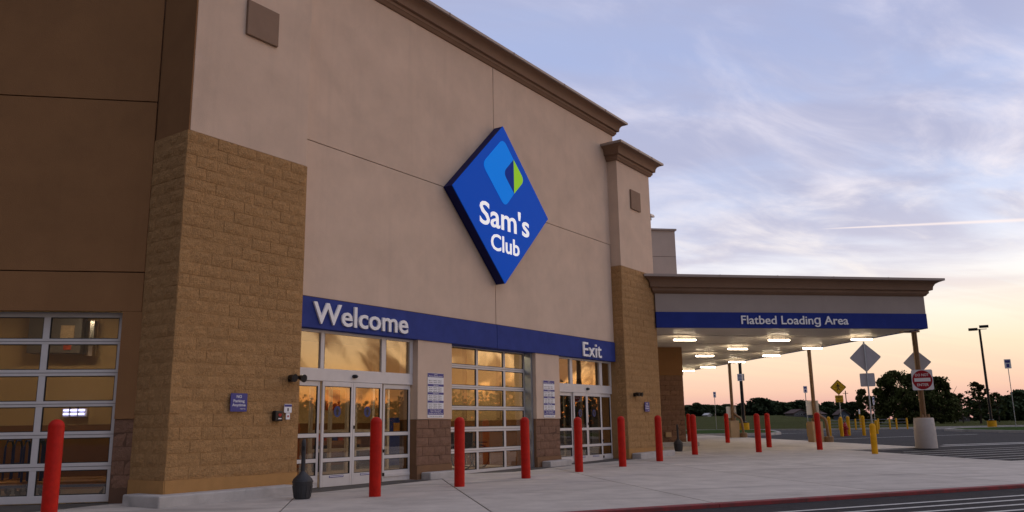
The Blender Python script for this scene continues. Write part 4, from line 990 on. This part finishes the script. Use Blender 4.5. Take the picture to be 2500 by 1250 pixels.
tree(2440, 150, 4.6, 1., TV[2], 'thin open tree right of the tall light pole', G1)
tree(2330, 160, 4.8, 1., TV[1], 'bush-like tree below the round dark tree', G1)
for i, (x, D, h) in enumerate([(2085, 210, 4.4), (2055, 240, 4.8), (2025, 250, 4.5), (2470, 200, 5.0), (2500, 185, 5.6), (2530, 190, 5.5), (2420, 200, 4.6), (2380, 210, 4.4), (2270, 200, 5.)]):
    tree(x, D, h, 1.2, FV[i % 3], ['low far tree right of the pedestrian sign', 'low far tree behind the pedestrian sign', 'low far tree left of the pedestrian sign', 'far tree behind the rightmost small sign', 'far tree at the right picture edge', 'far tree cut by the right picture edge', 'far tree just right of the tall light pole foot', 'far tree just left of the tall light pole foot', 'far tree seen through the gaps behind the no entry sign'][i], 'low trees in the distance at right')
ftl = [(1655, 5.2), (1682, 5.0), (1704, 5.6), (1725, 5.1), (1742, 4.6), (1760, 4.5), (1776, 4.9), (1795, 4.6), (1815, 5.2), (1838, 5.6), (1858, 7.2), (1880, 6.9), (1900, 5.4), (1918, 5.0), (1938, 5.6), (1958, 6.2), (1975, 6.4), (1995, 5.2), (2012, 5.0)]
for i, (x, h) in enumerate(ftl):
    tree(x, 262 + (i * 37) % 24, h * .74, 1.6 if h < 6.5 else 1.3, FV[(i * 2) % 3], 'far dark tree in the long tree line beyond the field', G2)
    tree(x + 10, 294, h * .70, 1.75, FV[(i + 1) % 3], 'far dark tree in the long tree line beyond the field', G2)
# wood to the right of the picture: it shows only as the dark skyline mirrored in the doors
b = MB(); rnd = random.Random(8)
for i in range(46):
    az = rad(52 + i * 1.9); D = 120 + rnd.uniform(-8, 25); X, Y = math.sin(az) * D, math.cos(az) * D; h = rnd.uniform(5., 8.2)
    for j in range(1100):
        q = Vector((X + rnd.gauss(0, 2.8), Y + rnd.gauss(0, 2.8), 0)); q.z = gz(q.x, max(q.y, 0)) + h * rnd.random() ** .8 * max(.3, 1 - abs(q.x - X) * .12); s_ = rnd.uniform(.3, .65)
        n = Vector((rnd.gauss(0, 1), rnd.gauss(0, 1), rnd.gauss(0, .6))).normalized(); e1 = n.orthogonal().normalized(); e2 = n.cross(e1); k0 = len(b.v)
        for x, y in ((-.5, -.4), (.5, -.3), (.4, .5), (-.4, .4)): b.v.append(tuple(q + e1 * x * s_ + e2 * y * s_))
        b.f.append([k0, k0 + 1, k0 + 2, k0 + 3])
o = bpy.data.objects.new('far_wood', b.mesh('far_wood', 'leaf_far', recalc=False)); link(o); tag(o, 'far wood on the skyline right of the picture, mirrored in the doors', 'wood', kind='stuff')
# houses
def house(xpx, D, w_, d_, h, rh, wall, roof, lab, rz=0.):
    X, Y = at_px(xpx, D); e = empty('house', (X, Y, gz(X, Y) - .2), facing(X, Y) + rz); tag(e, lab, 'house', 'far houses')
    wl = MB().box(-w_ / 2, w_ / 2, 0, d_, 0, h); wl.prism([(-w_ / 2, h), (w_ / 2, h), (0, h + rh)], lambda p: (p[0], .02, p[1]), lambda p: (p[0], d_ - .02, p[1])); wl.build('wall', wall, e)
    b = MB()
    for s_ in (-1, 1):
        b.prism([(s_ * (w_ / 2 + .25), h - .12), (0, h + rh + .05), (0, h + rh + .2), (s_ * (w_ / 2 + .3), h + .02)], lambda p: (p[0], -.25, p[1]), lambda p: (p[0], d_ + .25, p[1]))
    r_ = b.build('roof', roof, e); MB().box(w_ * .2, w_ * .32, d_ * .4, d_ * .55, h, h + rh + .25).build('chimney', 'house_roof', r_)
    for x in (-.3, .0, .3):
        a = w_ * .07; f = MB().box(x * w_ - a, x * w_ + a, -.03, .02, h * .4, h * .85).build('window', 'house_white', e); MB().box(x * w_ - a * .8, x * w_ + a * .8, -.05, -.03, h * .44, h * .81).build('pane', 'win_dark', f)
house(1958, 238, 4.2, 5, .9, .9, 'house_wall', 'house_roof', 'far house with dark red roof left of the middle canopy post', .5)
house(1985, 235, 4.2, 5, .9, .8, 'house_blue', 'house_roof', 'far blue-grey house behind the middle canopy post', -.3)
house(2062, 190, 2.2, 3, 1.5, .9, 'house_blue', 'house_roof', 'far two-storey blue house behind the hydrant', .35)
house(1733, 236, 1.1, 2, .45, .35, 'house_white', 'house_white', 'tiny white shed at the top of the field', .6)
house(2335, 190, 5, 5, .9, .9, 'house_wall', 'house_roof', 'far low house under the open trees at right', .2)
X, Y = at_px(2071, 250); e = empty('utility_pole', (X, Y, gz(X, Y))); tag(e, 'thin wooden utility pole above the far trees', 'pole')
MB().tube([(0, 0, 0), (0, 0, 8.)], .13, 6).build('pole', 'bark', e); MB().box(-.8, .8, -.06, .06, 7.2, 7.35).build('crossarm', 'bark', e)

sc.render.engine = 'CYCLES'; sc.cycles.use_denoising = True
sc.cycles.transparent_max_bounces = 12; sc.cycles.max_bounces = 8
